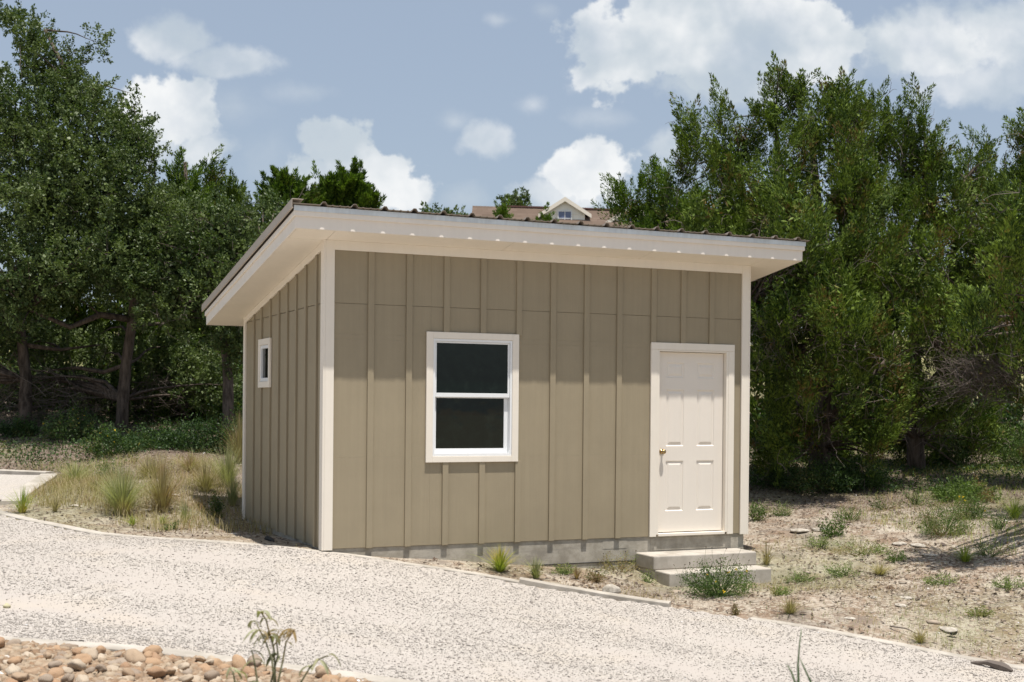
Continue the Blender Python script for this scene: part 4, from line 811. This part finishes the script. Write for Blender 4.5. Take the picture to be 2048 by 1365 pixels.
# ------------------------------------------------------------------ low plants
def bush(px, py, w_, h_, label, leaf='bush_leaf', n=2600, lw=(.045, .02), name='bush', cat='bush', group=None, stems=14, base=None, flow=0, seeds=0):
    B = gp(px, py) if base is None else np.array(base); B[2] = float(gzd(B[0], B[1])); d = depth(B); R = w_*d/FPX/2; Hh = h_*d/FPX
    root = tag(empty(name, tuple(B)), label, cat, group)
    m = max(10, n//26); th = rng.uniform(0, 2*pi, m); rr = np.sqrt(rng.uniform(0, 1, m)); hh = rng.uniform(.15, 1, m)**.8*np.sqrt(np.clip(1 - rr**2*.8, .05, 1))*rng.uniform(.75, 1.12, m)
    C_ = B + np.stack([rr*R*np.cos(th), rr*R*.8*np.sin(th), hh*Hh], -1); a = unit((C_ - B)*[1, 1, 1.3] + [0, 0, .25*Hh])
    k = 26; tt = rng.uniform(-1, .25, (m, k)); s_ = .16*Hh + .03
    P = C_[:, None] + a[:, None]*(tt*s_*1.6)[..., None] + rng.normal(0, s_*.30, (m, k, 3)); P[..., 2] = np.maximum(P[..., 2], B[2] - .05)
    D = unit(a[:, None]*.6 + rng.normal(0, .6, (m, k, 3))); N_ = m*k
    crown_obj(kites(P.reshape(-1, 3), D.reshape(-1, 3), lw[0]*rng.uniform(.6, 1.3, N_), lw[1]*rng.uniform(.7, 1.3, N_)), M[leaf], root, 'foliage')
    mb = MB()
    for c in C_[rng.choice(m, min(stems, m), replace=False)]: mb.tube(bend(B + rng.normal(0, .03, 3)*[1, 1, 0] - [0, 0, .03], c, 0, 5, .08), np.linspace(.004 + .006*Hh, .0015, 5), 4, False)
    mb.build('stems', M['bark'] if Hh > .5 else M['dark_weed_leaf'], root)
    def tips(cnt, size, nm, mm, up):
        mb2 = MB(); V = []
        for c in C_[rng.choice(m, cnt)]:
            tip = c + [rng.normal(0, .04), rng.normal(0, .04), rng.uniform(.02, up)]; mb2.tube([c, (c + tip)/2 + rng.normal(0, .01, 3), tip], .0013, 3, False)
            for _ in range(5): V.append(kites(tip[None], unit(rng.normal(size=(1, 3)) + [[0, 0, .5]]), np.array([size]), np.array([size*.8])))
        crown_obj(np.concatenate(V), M[mm], root, nm)['kind'] = 'stuff'; mb2.build('stalks', M['dark_weed_leaf'], root)['kind'] = 'stuff'
    for c in (C_[rng.choice(m, flow)] if flow else ()):
        c = c + [0, 0, .03]; crown_obj(kites(np.repeat(c[None], 7, 0), unit(rng.normal(size=(7, 3)) + [[0, 0, .4]]), np.full(7, .022), np.full(7, .014)), M['yellow_petal'], root, 'flower')
    if seeds: tips(seeds, .012, 'seed_heads', 'seed_head', .22)
    return root
def tuft(px, py, w_, h_, label, leaf='dry_grass_blade', n=160, name='grass_tuft', group='grass tufts beside the gravel drive', bw=.0065, B=None):
    n = int(n*1.5); B = gp(px, py) if B is None else B; B[2] = float(gzd(B[0], B[1])); d = depth(B); R = w_*d/FPX/2; Hh = h_*d/FPX
    th = rng.uniform(0, 2*pi, n); lean = np.abs(rng.normal(0, .8, n)); n_w = 1; L = Hh*(.35 + .9*rng.uniform(0, 1, n)**.8); o = np.stack([np.cos(th), np.sin(th), np.zeros(n)], -1)
    P0 = B + o*rng.uniform(0, .22, (n, 1))*R; s_ = np.stack([-np.sin(th), np.cos(th), np.zeros(n)], -1)*bw*rng.uniform(.5, 1.1, (n, 1)) ; rows = []
    for i, t_ in enumerate((0, .4, .75, 1.)):
        c = P0 + o*(lean*R*1.45*t_**1.5)[:, None] + np.array([0, 0, 1.])*(L*(t_ - .18*lean*t_**2.5))[:, None]; w2_ = (1, .8, .5, .08)[i]; rows += [c - s_*w2_/2, c + s_*w2_/2]
    V = np.stack(rows, 1).reshape(-1, 3); b = (np.arange(n)*8)[:, None]; F = np.concatenate([b + [0, 1, 3, 2], b + [2, 3, 5, 4], b + [4, 5, 7, 6]])
    o_ = link(name, npmesh(name, V, [F]), M[leaf]); return tag(o_, label, 'grass', group)
GW = 'green bushes under the trees'
for a in [(150,880,120,70,'dark green bushy weed under the oaks nearest the left'),(225,912,130,62,'round blue green weed clump in front of the leaning oak trunk'),(310,895,120,60,'leafy weed right of the leaning oak trunk'),(390,900,110,75,'dark green weed with broad leaves midway between oak and shed'),(455,905,90,95,'tall shaded weed touching the left wall of the shed'),(40,875,80,40,'low shaded weed at the left picture edge'),(475,760,70,150,'sunlit shrub close behind the left side of the shed')]:
    bush(*a, group=GW, n=3600 if a[2] > 100 else 2400, flow=8 if a[0] in (225, 150) else 0)
for i, (px_, d_, ww, hh_) in enumerate([(-20,25,190,120),(90,26,170,130),(190,25.5,150,110),(290,26,170,130),(400,25.5,150,130),(480,24.5,120,140),(1560,25,160,130),(1690,26,170,120),(1800,25,150,110),(1930,25.5,180,130),(2040,24.5,160,150)]):
    q_ = at(px_, 850, d_); bush(0, 0, ww, hh_, ['shaded leafy shrub deep in the thicket, %s' % w__ for w__ in ('at the left edge', 'behind the left trunk', 'between the two oak trunks', 'right behind the leaning trunk', 'midway to the shed wall', 'against the shed wall', 'behind the shed corner', 'behind the forked juniper trunk', 'between the juniper trunks', 'below the dead branches', 'at the right edge')][i], group='shrubs deep in the thicket', n=2200, lw=(.09, .05), base=(q_[0], q_[1], 0))
for a in [(1540,975,130,70,'low dark bush at the foot of the junipers beside the shed'),(1640,985,150,75,'leafy dark green bush in front of the forked juniper trunk'),(1720,975,130,65,'dark green bush between the two juniper trunks'),(1580,920,100,60,'shaded bush behind the low dark bushes right of the shed'),(1900,935,90,70,'shaded bush right of the pruned juniper trunk'),(1960,905,120,110,'tall green shrub below the dead branches'),(2040,935,110,100,'pale green shrub at the right edge of the picture'),(1930,1000,150,45,'low green weed patch behind the feathery bush')]:
    bush(*a, group=GW, n=3800, leaf='bush_leaf' if a[0] < 1930 else 'dark_weed_leaf')
bush(1888, 1068, 125, 78, 'feathery fine leaved round green bush on bare ground at the right', 'dark_weed_leaf', 5200, (.035, .006), group='weeds on the bare ground right of the shed')
bush(1945, 1040, 80, 60, 'smaller bright weed just behind the feathery bush', 'dark_weed_leaf', 2000, (.03, .01), group='weeds on the bare ground right of the shed', flow=4)
bush(1435, 1196, 165, 78, 'large flowering weed with seed heads in front of the concrete steps', 'dark_weed_leaf', 4200, (.026, .009), name='flowering_weed', cat='weed', flow=8, seeds=60, stems=50)
bush(1235, 1142, 95, 40, 'pale grey green weed against the foundation left of the steps', 'pale_weed_leaf', 1100, (.022, .008), name='weed', cat='weed', seeds=10)
bush(1300, 1118, 26, 30, 'small pale weed sprig at the left side of the upper step', 'pale_weed_leaf', 200, (.022, .009), name='weed', cat='weed', base=(3.42, -.5, 0))
bush(1665, 1075, 60, 50, 'small leafy weed with yellowish top on the bare ground right of the steps', 'dark_weed_leaf', 900, (.03, .014), name='weed', cat='weed')
bush(1720, 1110, 130, 34, 'straggly low weed patch right of the steps', 'pale_weed_leaf', 1300, (.025, .008), name='weed', cat='weed')
W_ = 'weeds on the bare ground right of the shed'
for px_, py_, w_, h_, lf_, lb_ in [(1560,1035,60,30,'pale_weed_leaf','pale straggly weed near the shed corner'),(1700,1040,70,34,'dark_weed_leaf','low weed between the limestone outcrop and the trees'),(1640,1095,80,26,'pale_weed_leaf','flat pale weed above the rubble'),(1770,1020,90,36,'dark_weed_leaf','dark weed at the edge of the tree shade'),(1690,1150,90,26,'pale_weed_leaf','wide flat weed in the middle of the slope'),(1790,1120,60,24,'dark_weed_leaf','small green weed on the slope left of the white slab'),(1880,1170,80,26,'pale_weed_leaf','dry weed in the rusty patch of the slope'),(1980,1110,110,36,'dark_weed_leaf','weed in the shade near the right edge'),(2020,1180,80,28,'pale_weed_leaf','pale weed on the rubble by the right edge'),(1600,1160,70,22,'pale_weed_leaf','flat weed right of the lower step'),(2000,1060,110,50,'dark_weed_leaf','bright green weed patch at the right edge'),(1830,1010,90,44,'dark_weed_leaf','green weed left of the feathery bush, by the trees'),(1560,1195,50,20,'pale_weed_leaf','tiny dry weed beside the large flowering weed'),(1960,1240,60,20,'pale_weed_leaf','dry weed low on the slope near the right kerb'),(1130,1150,60,22,'pale_weed_leaf','thin weed along the foundation'),(1190,1165,60,26,'dark_weed_leaf','small weed between foundation and raised kerb')]:
    bush(px_, py_, w_, h_, lb_, lf_, 700, (.024, .008), name='weed', cat='weed', group=W_, stems=24)
bush(1512, 1045, 50, 48, 'green weed at the right corner of the shed', 'dark_weed_leaf', 900, (.03, .014), name='weed', cat='weed')
bush(1470, 1234, 18, 20, 'tiny bright green sprout in the gravel below the large weed', 'dark_weed_leaf', 120, (.02, .01), name='weed', cat='weed')
bush(432, 1035, 26, 48, 'small upright dark green weed near the back left corner of the shed', 'bush_leaf', 700, (.035, .014), name='weed', cat='weed')
bush(220, 955, 70, 40, 'green weed among the dry grass near the kerb corner', 'dark_weed_leaf', 900, (.03, .008), name='weed', cat='weed')
bush(345, 1058, 50, 14, 'low green creeping weed beside the kerb left of the shed', 'dark_weed_leaf', 360, (.025, .014), name='weed', cat='weed')
for a in [(245,1030,115,95,'widest pale grey green grass clump left of the shed','pale_grass_blade',420),(325,1025,90,105,'tall straw coloured grass clump with upright stalks','dry_grass_blade',330),(45,1028,55,48,'small green tuft at the wide kerb end','green_grass_blade',120),(110,1030,32,30,'single small straw tuft right of the wide kerb end','dry_grass_blade',70),(370,1045,40,48,'small tuft in front of the tall straw clump','pale_grass_blade',110),
          (265,1050,34,20,'low green tuft near the drive kerb','green_grass_blade',70),(325,1048,30,20,'low yellow tuft near the drive kerb','green_grass_blade',70),(410,985,90,60,'straw grass clump beside the shed back corner','dry_grass_blade',260),(455,975,80,85,'tall bleached grass against the left wall of the shed','pale_grass_blade',320),(478,930,50,95,'feathery yellow grass rising at the shed back corner','dry_grass_blade',260),
          (150,965,110,40,'yellow green grass patch behind the wide kerb','pale_grass_blade',260),(190,985,60,35,'sparse straw tuft in the middle of the left verge','dry_grass_blade',120),(300,960,110,45,'low straw grass patch in front of the weeds','dry_grass_blade',260),(380,945,100,40,'straw grass patch below the shaded weeds','dry_grass_blade',240),(225,1015,60,60,'thin grey grass tuft beside the widest clump','pale_grass_blade',130),(465,1010,50,60,'grey green grass by the lower left wall','pale_grass_blade',160)]:
    tuft(*a)
GF_ = 'grass tufts along the shed foundation'
for a in [(1000,1143,64,48,'bright yellow green tuft against the shed foundation','green_grass_blade',240),(1072,1160,48,40,'straw green tuft right of the bright tuft at the foundation','pale_grass_blade',130),(1153,1160,26,26,'small straw tuft midway along the foundation','dry_grass_blade',60),(1533,1130,44,46,'straw tuft at the right end of the concrete steps','dry_grass_blade',70)]: tuft(*a, group=GF_)
GK = 'grass tufts on the bare ground at the right'
for a in [(1580,1232,60,34,'dry tuft beside the kerb below the steps','dry_grass_blade',110),(1840,1285,44,26,'dry tuft on the right kerb','dry_grass_blade',90),(1930,1122,70,34,'pale green tuft on shaded ground below the feathery bush','green_grass_blade',120),(1760,1150,80,24,'low dry grass on the bare slope','dry_grass_blade',130),(2030,1040,60,40,'green tuft at the right picture edge','green_grass_blade',140)]: tuft(*a, group=GK)
# fine sparse ground cover: uncountable
def cover(nm, cond, n, h, leaf, bw=.004, dmax=26):
    x, y = frustum_pts(n*6); k = cond(x, y) & ~in_shed(x, y) & ~in_step(x, y); x, y = x[k][:n], y[k][:n]; n = len(x); z = gzd(x, y)
    th = rng.uniform(0, 6.28, n); L = h*rng.uniform(.3, 1.1, n); o = np.stack([np.cos(th), np.sin(th), np.zeros(n)], -1); s_ = np.stack([-np.sin(th), np.cos(th), np.zeros(n)], -1)*bw/2; P = np.stack([x, y, z - .01], -1)
    m_ = P + o*(L*.25)[:, None] + np.array([0, 0, .65])*L[:, None]; e = P + o*(L*.75)[:, None] + np.array([0, 0, .95])*L[:, None]
    V = np.stack([P - s_, P + s_, m_ + s_*.8, m_ - s_*.8, e], 1).reshape(-1, 3); b = (np.arange(n)*5)[:, None]
    o_ = link(nm, npmesh(nm, V, [b + [0, 1, 2, 3], b + [3, 2, 4]]), M[leaf]); return tag(o_, kind='stuff')
off = lambda x, y: side_of(x, y, kerb_line) > .15
rnd = lambda x: rng.uniform(0, 1, len(x))
dd_ = lambda x, y: (x - CAM[0])*_fd[0] + (y - CAM[1])*_fd[1]
cover('dry_grass', lambda x, y: (side_of(x, y, kerb_line) > .5 + .3*vnoise(x, y, 1.6, 76)) & (x < .3) & (y > 2.0) & (dd_(x, y) < 19.4) & (rnd(x) < .6 + .9*vnoise(x, y, 1.3, 71) + .1*(y - 4)), 48000, .2, 'dry_grass_blade', .005)
cover('dry_grass', lambda x, y: off(x, y) & (x > -.2) & (rnd(x) < -.05 + 1.1*vnoise(x, y, 1.5, 72)), 42000, .075, 'dry_grass_blade')
cover('green_grass', lambda x, y: off(x, y) & (x > 1) & (rnd(x) < .1 + .9*vnoise(x, y, 1.1, 77)), 30000, .07, 'pale_grass_blade')
cover('green_grass', lambda x, y: off(x, y) & (x < .3) & (y > 2.0) & (dd_(x, y) < 19.8) & (rnd(x) < .1 + .8*vnoise(x, y, 1.0, 73)), 22000, .17, 'pale_grass_blade', .005)
cover('green_grass', lambda x, y: off(x, y) & (x > 7.5) & (rnd(x) < -.1 + .35*(x - 7.5)/2 + .8*vnoise(x, y, .8, 74)), 22000, .13, 'green_grass_blade')
def ccover(nm, cond, n, sz, leaf):
    x, y = frustum_pts(n*6); k = cond(x, y) & ~in_shed(x, y) & ~in_step(x, y); x, y = x[k][:n], y[k][:n]; n = len(x)
    P = np.stack([x, y, gzd(x, y) + rng.uniform(0, .12, n)], -1); V = kites(P, unit(rng.normal(size=(n, 3)) + [0, 0, .6]), sz*rng.uniform(.6, 1.3, n), sz*.45*rng.uniform(.6, 1.3, n))
    return tag(link(nm, npmesh(nm, V, [np.arange(4*n).reshape(-1, 4)]), M[leaf]), kind='stuff')
dd_ = lambda x, y: (x - CAM[0])*_fd[0] + (y - CAM[1])*_fd[1]
ccover('undergrowth', lambda x, y: off(x, y) & (dd_(x, y) > 19.5 + 1.2*vnoise(x, y, .8, 81)) & (rnd(x) < .4 + .7*vnoise(x, y, .9, 82)), 40000, .05, 'bush_leaf')

# ------------------------------------------------------------------ rocks
def rock(P, r, m, label, cat='rock', group=None, name='rock', sc=(1.2, .95, .7), seed=0, sink=.3):
    rg = np.random.default_rng(seed); import bmesh
    bm = bmesh.new(); bmesh.ops.create_icosphere(bm, subdivisions=3, radius=1); V = np.array([v.co[:] for v in bm.verts])
    d = np.ones(len(V))
    for k in range(9):
        n = unit(rg.normal(size=3)); d = np.minimum(d, rg.uniform(.62, .95)/np.maximum(V@n, .01))    # planes cut the sphere
    ph = rg.uniform(0, 6, 3); d = d*(1 + .06*np.sin(V@rg.normal(0, 2, 3) + 2*ph[2]) + .05*np.sin(V@rg.normal(0, 3, 3) + ph[0]) + .055*np.sin(V@rg.normal(0, 4, 3) + ph[1]) + .03*np.sin(V@rg.normal(0, 8, 3) + ph[2]))
    V = V*d[:, None]*r*np.array(sc)*rg.uniform(.82, 1.18, 3); a = rg.uniform(0, 6.28); V = V@np.array([[cos(a), sin(a), 0], [-sin(a), cos(a), 0], [0, 0, 1]])
    for v, c in zip(bm.verts, V): v.co = c
    me = bpy.data.meshes.new(name); bm.to_mesh(me); bm.free(); me.polygons.foreach_set('use_smooth', np.ones(len(me.polygons), bool)); me.materials.append(m)
    o = bpy.data.objects.new(name, me); COL.objects.link(o); o.location = (P[0], P[1], P[2] + r*sc[2]*(1 - 2*sink)); tag(o, label, cat, group); return o
def rockmat():
  for nm_, ca_, cb_ in (('orange brown', (.31, .18, .10), (.42, .27, .155)), ('tan', (.34, .235, .15), (.42, .31, .21)), ('greyish brown', (.25, .19, .14), (.33, .265, .205)), ('pale tan', (.42, .335, .245), (.50, .42, .32))):
    m, t = mat('river_rock'); oi = t.n('ShaderNodeObjectInfo').outputs['Random']; p = t.n('ShaderNodeTexCoord').outputs['Object']
    cr = t.n('ShaderNodeMix', data_type='RGBA', i={0: oi, 6: ca_ + (1,), 7: cb_ + (1,)}); cr.outputs.__len__()
    n = t.noise(p, 12, 6, .6).outputs[0]; n2 = t.noise(p, 45, 4, .7).outputs[0]; c = t.mix(t.ramp(n, .35, .7, 0, .4), cr.outputs[2], (.42, .34, .26)); c = t.mix(t.ramp(n2, .55, .72, 0, .5), c, (.20, .13, .08))
    finish(t, c, .8, .25, n2, .35, .01); M['rock ' + nm_] = m
  if 1:
    m, t = mat('pale_rock'); p = t.n('ShaderNodeTexCoord').outputs['Object']; n = t.noise(p, 14, 6, .65).outputs[0]
    finish(t, t.mix(t.ramp(n, .3, .7), (.30, .265, .215), (.54, .49, .42)), .9, .15, n, .6, .02); M['pale_rock'] = m
rockmat()
# rock bed under the river rocks
placed = []; cnt = 0
xs_ = rng.uniform(-3.9, .6, 9000); ys_ = rng.uniform(-7.2, -3.0, 9000); so_ = side_of(xs_, ys_, near_kerb)
proto = [rock((0, 0, -50), 1., M['rock tan'], 'x', name='river_rock', seed=200 + i) for i in range(14)]
protom = [p.data for p in proto]
for p in proto: bpy.data.objects.remove(p)
RC = ['orange brown', 'tan', 'greyish brown', 'pale tan']; pm = {}
for c_ in RC:
    for i_, me_ in enumerate(protom): k_ = me_.copy(); k_.materials.clear(); k_.materials.append(M['rock ' + c_]); pm[c_, i_] = k_
DESC = ['tan', 'brown', 'pale tan', 'orange tan', 'greyish']
for x_, y_, s_ in zip(xs_, ys_, so_):
    if s_ > -.10: continue
    r = float(np.clip(rng.lognormal(math.log(.040), .24), .026, .054)); v_ = np.array([x_, y_, 0]) - CAM; dpt = v_@_F; pxx = W/2 + FPX*(v_@R2)/dpt
    pyy = H/2 + SHY - FPX*((np.array([x_, y_, float(gz(x_, y_)) + .05]) - CAM)@U2)/dpt
    if pxx < -40 or pxx > 960 or pyy > 1395: continue
    lvl = 0
    c0 = [q for q in placed if (q[0] - x_)**2 + (q[1] - y_)**2 < ((q[2] + r)*.86)**2]
    if c0:
        if len(c0) > 3 or rng.uniform() > .10 or any(q[3] for q in c0): continue
        lvl = 1
    if cnt >= 292: break
    placed.append((x_, y_, r, lvl)); cnt += 1
    z_ = float(gz(x_, y_)) + r*.25 + (.038 if lvl else 0)
    rc_ = RC[rng.integers(4)]; o = bpy.data.objects.new('river_rock', pm[rc_, int(rng.integers(14))]); COL.objects.link(o); o.location = (x_, y_, z_); o.scale = (r, r*rng.uniform(.8, 1.1), r*rng.uniform(.85, 1.15)); o.rotation_euler = (rng.normal(0, .3), rng.normal(0, .3), rng.uniform(0, 6.28))
    sz_ = 'small' if r < .034 else 'large' if r > .048 else 'medium'
    wh_ = 'on top' if lvl else 'touching the kerb' if s_ > -.17 else 'second from the kerb' if s_ > -.26 else 'third from the kerb' if s_ > -.36 else 'in the bottom rows'
    ht_ = 'at the left edge' if pxx < 70 else 'left of the bed centre' if pxx < 200 else 'at the bed centre' if pxx < 330 else 'just left of the sapling' if pxx < 470 else 'beside the sapling stems' if pxx < 600 else 'in the right tail of the bed'
    tag(o, f'{sz_} {rc_} rock {wh_}, {ht_}', 'rock', 'river rocks in the bed at the bottom left')
x = rng.uniform(-4.2, .8, 26000); y = rng.uniform(-7.4, -3.2, 26000); k = side_of(x, y, near_kerb) < -.08; s = rng.uniform(.018, .04, k.sum())
V, F = stones(np.stack([x[k], y[k], gz(x[k], y[k]) + s*.3], -1), s, flatn=.7)
islandmat('small_river_stone', [(.24,.15,.09),(.36,.25,.16),(.2,.15,.11),(.40,.32,.23)])
tag(link('small_river_stones', npmesh('small_river_stones', V, [F]), M['small_river_stone']), kind='stuff')
def grock(px, py, wpx, label, m='pale_rock', sc=(1.2, .9, .55), seed=1, **kw):
    P = gp(px, py); P[2] = float(gzd(P[0], P[1])); return rock(P, wpx*depth(P)/FPX/2.3, M[m], label, seed=seed, sc=sc, **kw)
grock(1222, 1194, 38, 'grey rock lying across the gap in the kerb below the steps', sc=(1.2, .9, .75), seed=5)
r_ = grock(13, 1219, 17, 'small round yellowish stone alone on the gravel at the left edge', sc=(1, 1, .85), seed=8, sink=.2); 
m, t = mat('yellow_stone'); finish(t, (.46, .42, .27), .7, .2); r_.data.materials[0] = m
for i, (px, py, w_, lab) in enumerate([(345,992,34,'flat white stone in the dry grass left of the shed'),(1590,1176,0,''),(1812,1200,24,'pale stone chunk on the rubble slope below the bare ground'),(1800,1215,34,'broad pale stone at the edge of the rubble slope'),(1745,1200,20,'small angular white stone on the rubble slope'),(1840,1090,40,'flat pale limestone slab in the shade of the feathery bush'),(1800,1085,36,'flat limestone outcrop left of the shade on the bare ground'),(1600,1068,46,'low limestone outcrop right of the shed corner'),(1640,1065,40,'limestone outcrop beside the small leafy weed'),(1860,1110,34,'white slab stone below the shaded ground'),(1895,1262,52,'flat white rock beside the right kerb'),(1700,1242,26,'rounded pale rock on the kerb line below the rubble'),(375,1082,30,'white rock beside the kerb near the shed shadow'),(470,1070,20,'pale stone on the kerb edge beside the shed shadow'),(150,1015,26,'small white stone among the tufts on the left verge'),(295,1020,30,'white stone between the two grass clumps')]):
    if w_: grock(px, py, w_, lab, seed=20 + i, sc=(1.3, .9, .24), sink=.42)
# driftwood-like bark strip
a, b = gp(1942, 1334), gp(2025, 1352); mb = MB(); pts = bend(a + [0, 0, .02], b + [0, 0, .025], .02, 8, .05); mb.tube(pts, [.008, .022, .016, .026, .034, .040, .03, .01], 7); mb.v = [(x_, y_, z_) for x_, y_, z_ in mb.v]
tag(mb.build('bark_strip', M['deadwood']), 'curled grey strip of bark lying on the gravel in the bottom right corner', 'bark')
a, b = gp(1780, 1262), gp(1850, 1284); mb = MB(); mb.tube(bend(a + [0, 0, .03], b + [0, 0, .02], .03, 7, .05), np.linspace(.008, .003, 7), 5)
tag(mb.build('twig', M['deadwood']), 'thin dark twig on the rubble beside the right kerb', 'twig')
a, b = gp(530, 1082), gp(548, 1086); 
mb = MB(); mb.tube(bend(a + [0, 0, .02], b + [0, 0, .015], .02, 5, .1), [.01, .03, .035, .025, .008], 6)
tag(mb.build('plastic_scrap', M['dark']), 'small dark scrap in the shed shadow by the left wall', 'scrap')

# ------------------------------------------------------------------ foreground wilting sapling and reed
def sapling():
    d = 5.6; base = at(540, 1430, d); base = g3(base[0], base[1])
    root = tag(empty('wilting_sapling', tuple(base)), 'thin wilting sapling with curled drooping leaves in the rock bed in front', 'plant')
    mb = MB(); V = []
    leafs = []
    paths = [[(548,1365),(544,1320),(530,1280),(520,1262),(512,1245)], [(551,1365),(548,1300),(540,1270),(532,1240),(522,1225)], [(556,1365),(566,1320),(572,1285),(582,1270),(588,1262)], [(542,1365),(556,1310),(552,1275),(558,1262)], [(515,1365),(508,1320),(503,1300)], [(602,1365),(620,1335),(640,1318),(655,1312)], [(470,1365),(466,1345),(460,1338)]]
    for pi_, p in enumerate(paths):
        P = np.array([base + rng.normal(0, .02, 3)*[1, 1, 0]] + [at(x_, y_, d + rng.normal(0, .04)) for x_, y_ in p]); 
        P = np.array([P[0]*(1 - q) + P[1]*q for q in (0, .5)] + list(P[1:])); mb.tube(P, np.linspace(.0055, .0028, len(P)), 6, False)
        tip = P[-1]
        for k in range(13 if pi_ < 4 else 6):
            s0 = P[-1 - rng.integers(0, 3)] + rng.normal(0, .004, 3); a = rng.uniform(0, 6.28); out = np.array([cos(a), sin(a)*.7, rng.uniform(.2, .9)])
            L = rng.uniform(.045, .10); w_ = L*rng.uniform(.12, .26); rows = []; side = unit(np.cross(out, [0, 0, 1.])); dirv = unit(out); c = s0.copy()
            for q in range(7):
                t_ = q/6; ww = w_*np.sin(pi*min(.98, .06 + t_*.92))**.8*.5; n_ = unit(np.cross(side, dirv)); rows += [c - side*ww + n_*ww*.5, c, c + side*ww + n_*ww*.5]
                dirv = unit(dirv + np.array([0, 0, -.40]) + side*rng.normal(0, .25)); c = c + dirv*L/6
            leafs.append(np.array(rows))
    mb.build('stem', M['wilted_leaf'], root, smooth=True)
    n = len(leafs); V = np.concatenate(leafs); F = []
    for i in range(n):
        for q in range(6):
            for s_ in range(2): b = i*21 + q*3 + s_; F.append((b, b + 1, b + 4, b + 3))
    link('leaves', npmesh('leaves', V, [np.array(F)], True), M['wilted_leaf'], root)
sapling()
def reed():
    d = 5.0; base = at(1600, 1500, d); base = g3(base[0], base[1]); mb = MB(); root = tag(empty('grass_stalk', tuple(base)), 'thin green grass stalk with split blades at the bottom right, close to the camera', 'grass')
    for p in [[(1597,1365),(1596,1330),(1599,1290),(1603,1258)], [(1622,1365),(1610,1340),(1600,1318)], [(1590,1365),(1583,1345),(1574,1330)]]:
        P = np.array([base] + [at(x_, y_, d) for x_, y_ in p]); mb.tube(P, np.linspace(.0065, .0015, len(P)), 6)
    mb.build('blades', M['reed_leaf'], root, smooth=True)
reed()
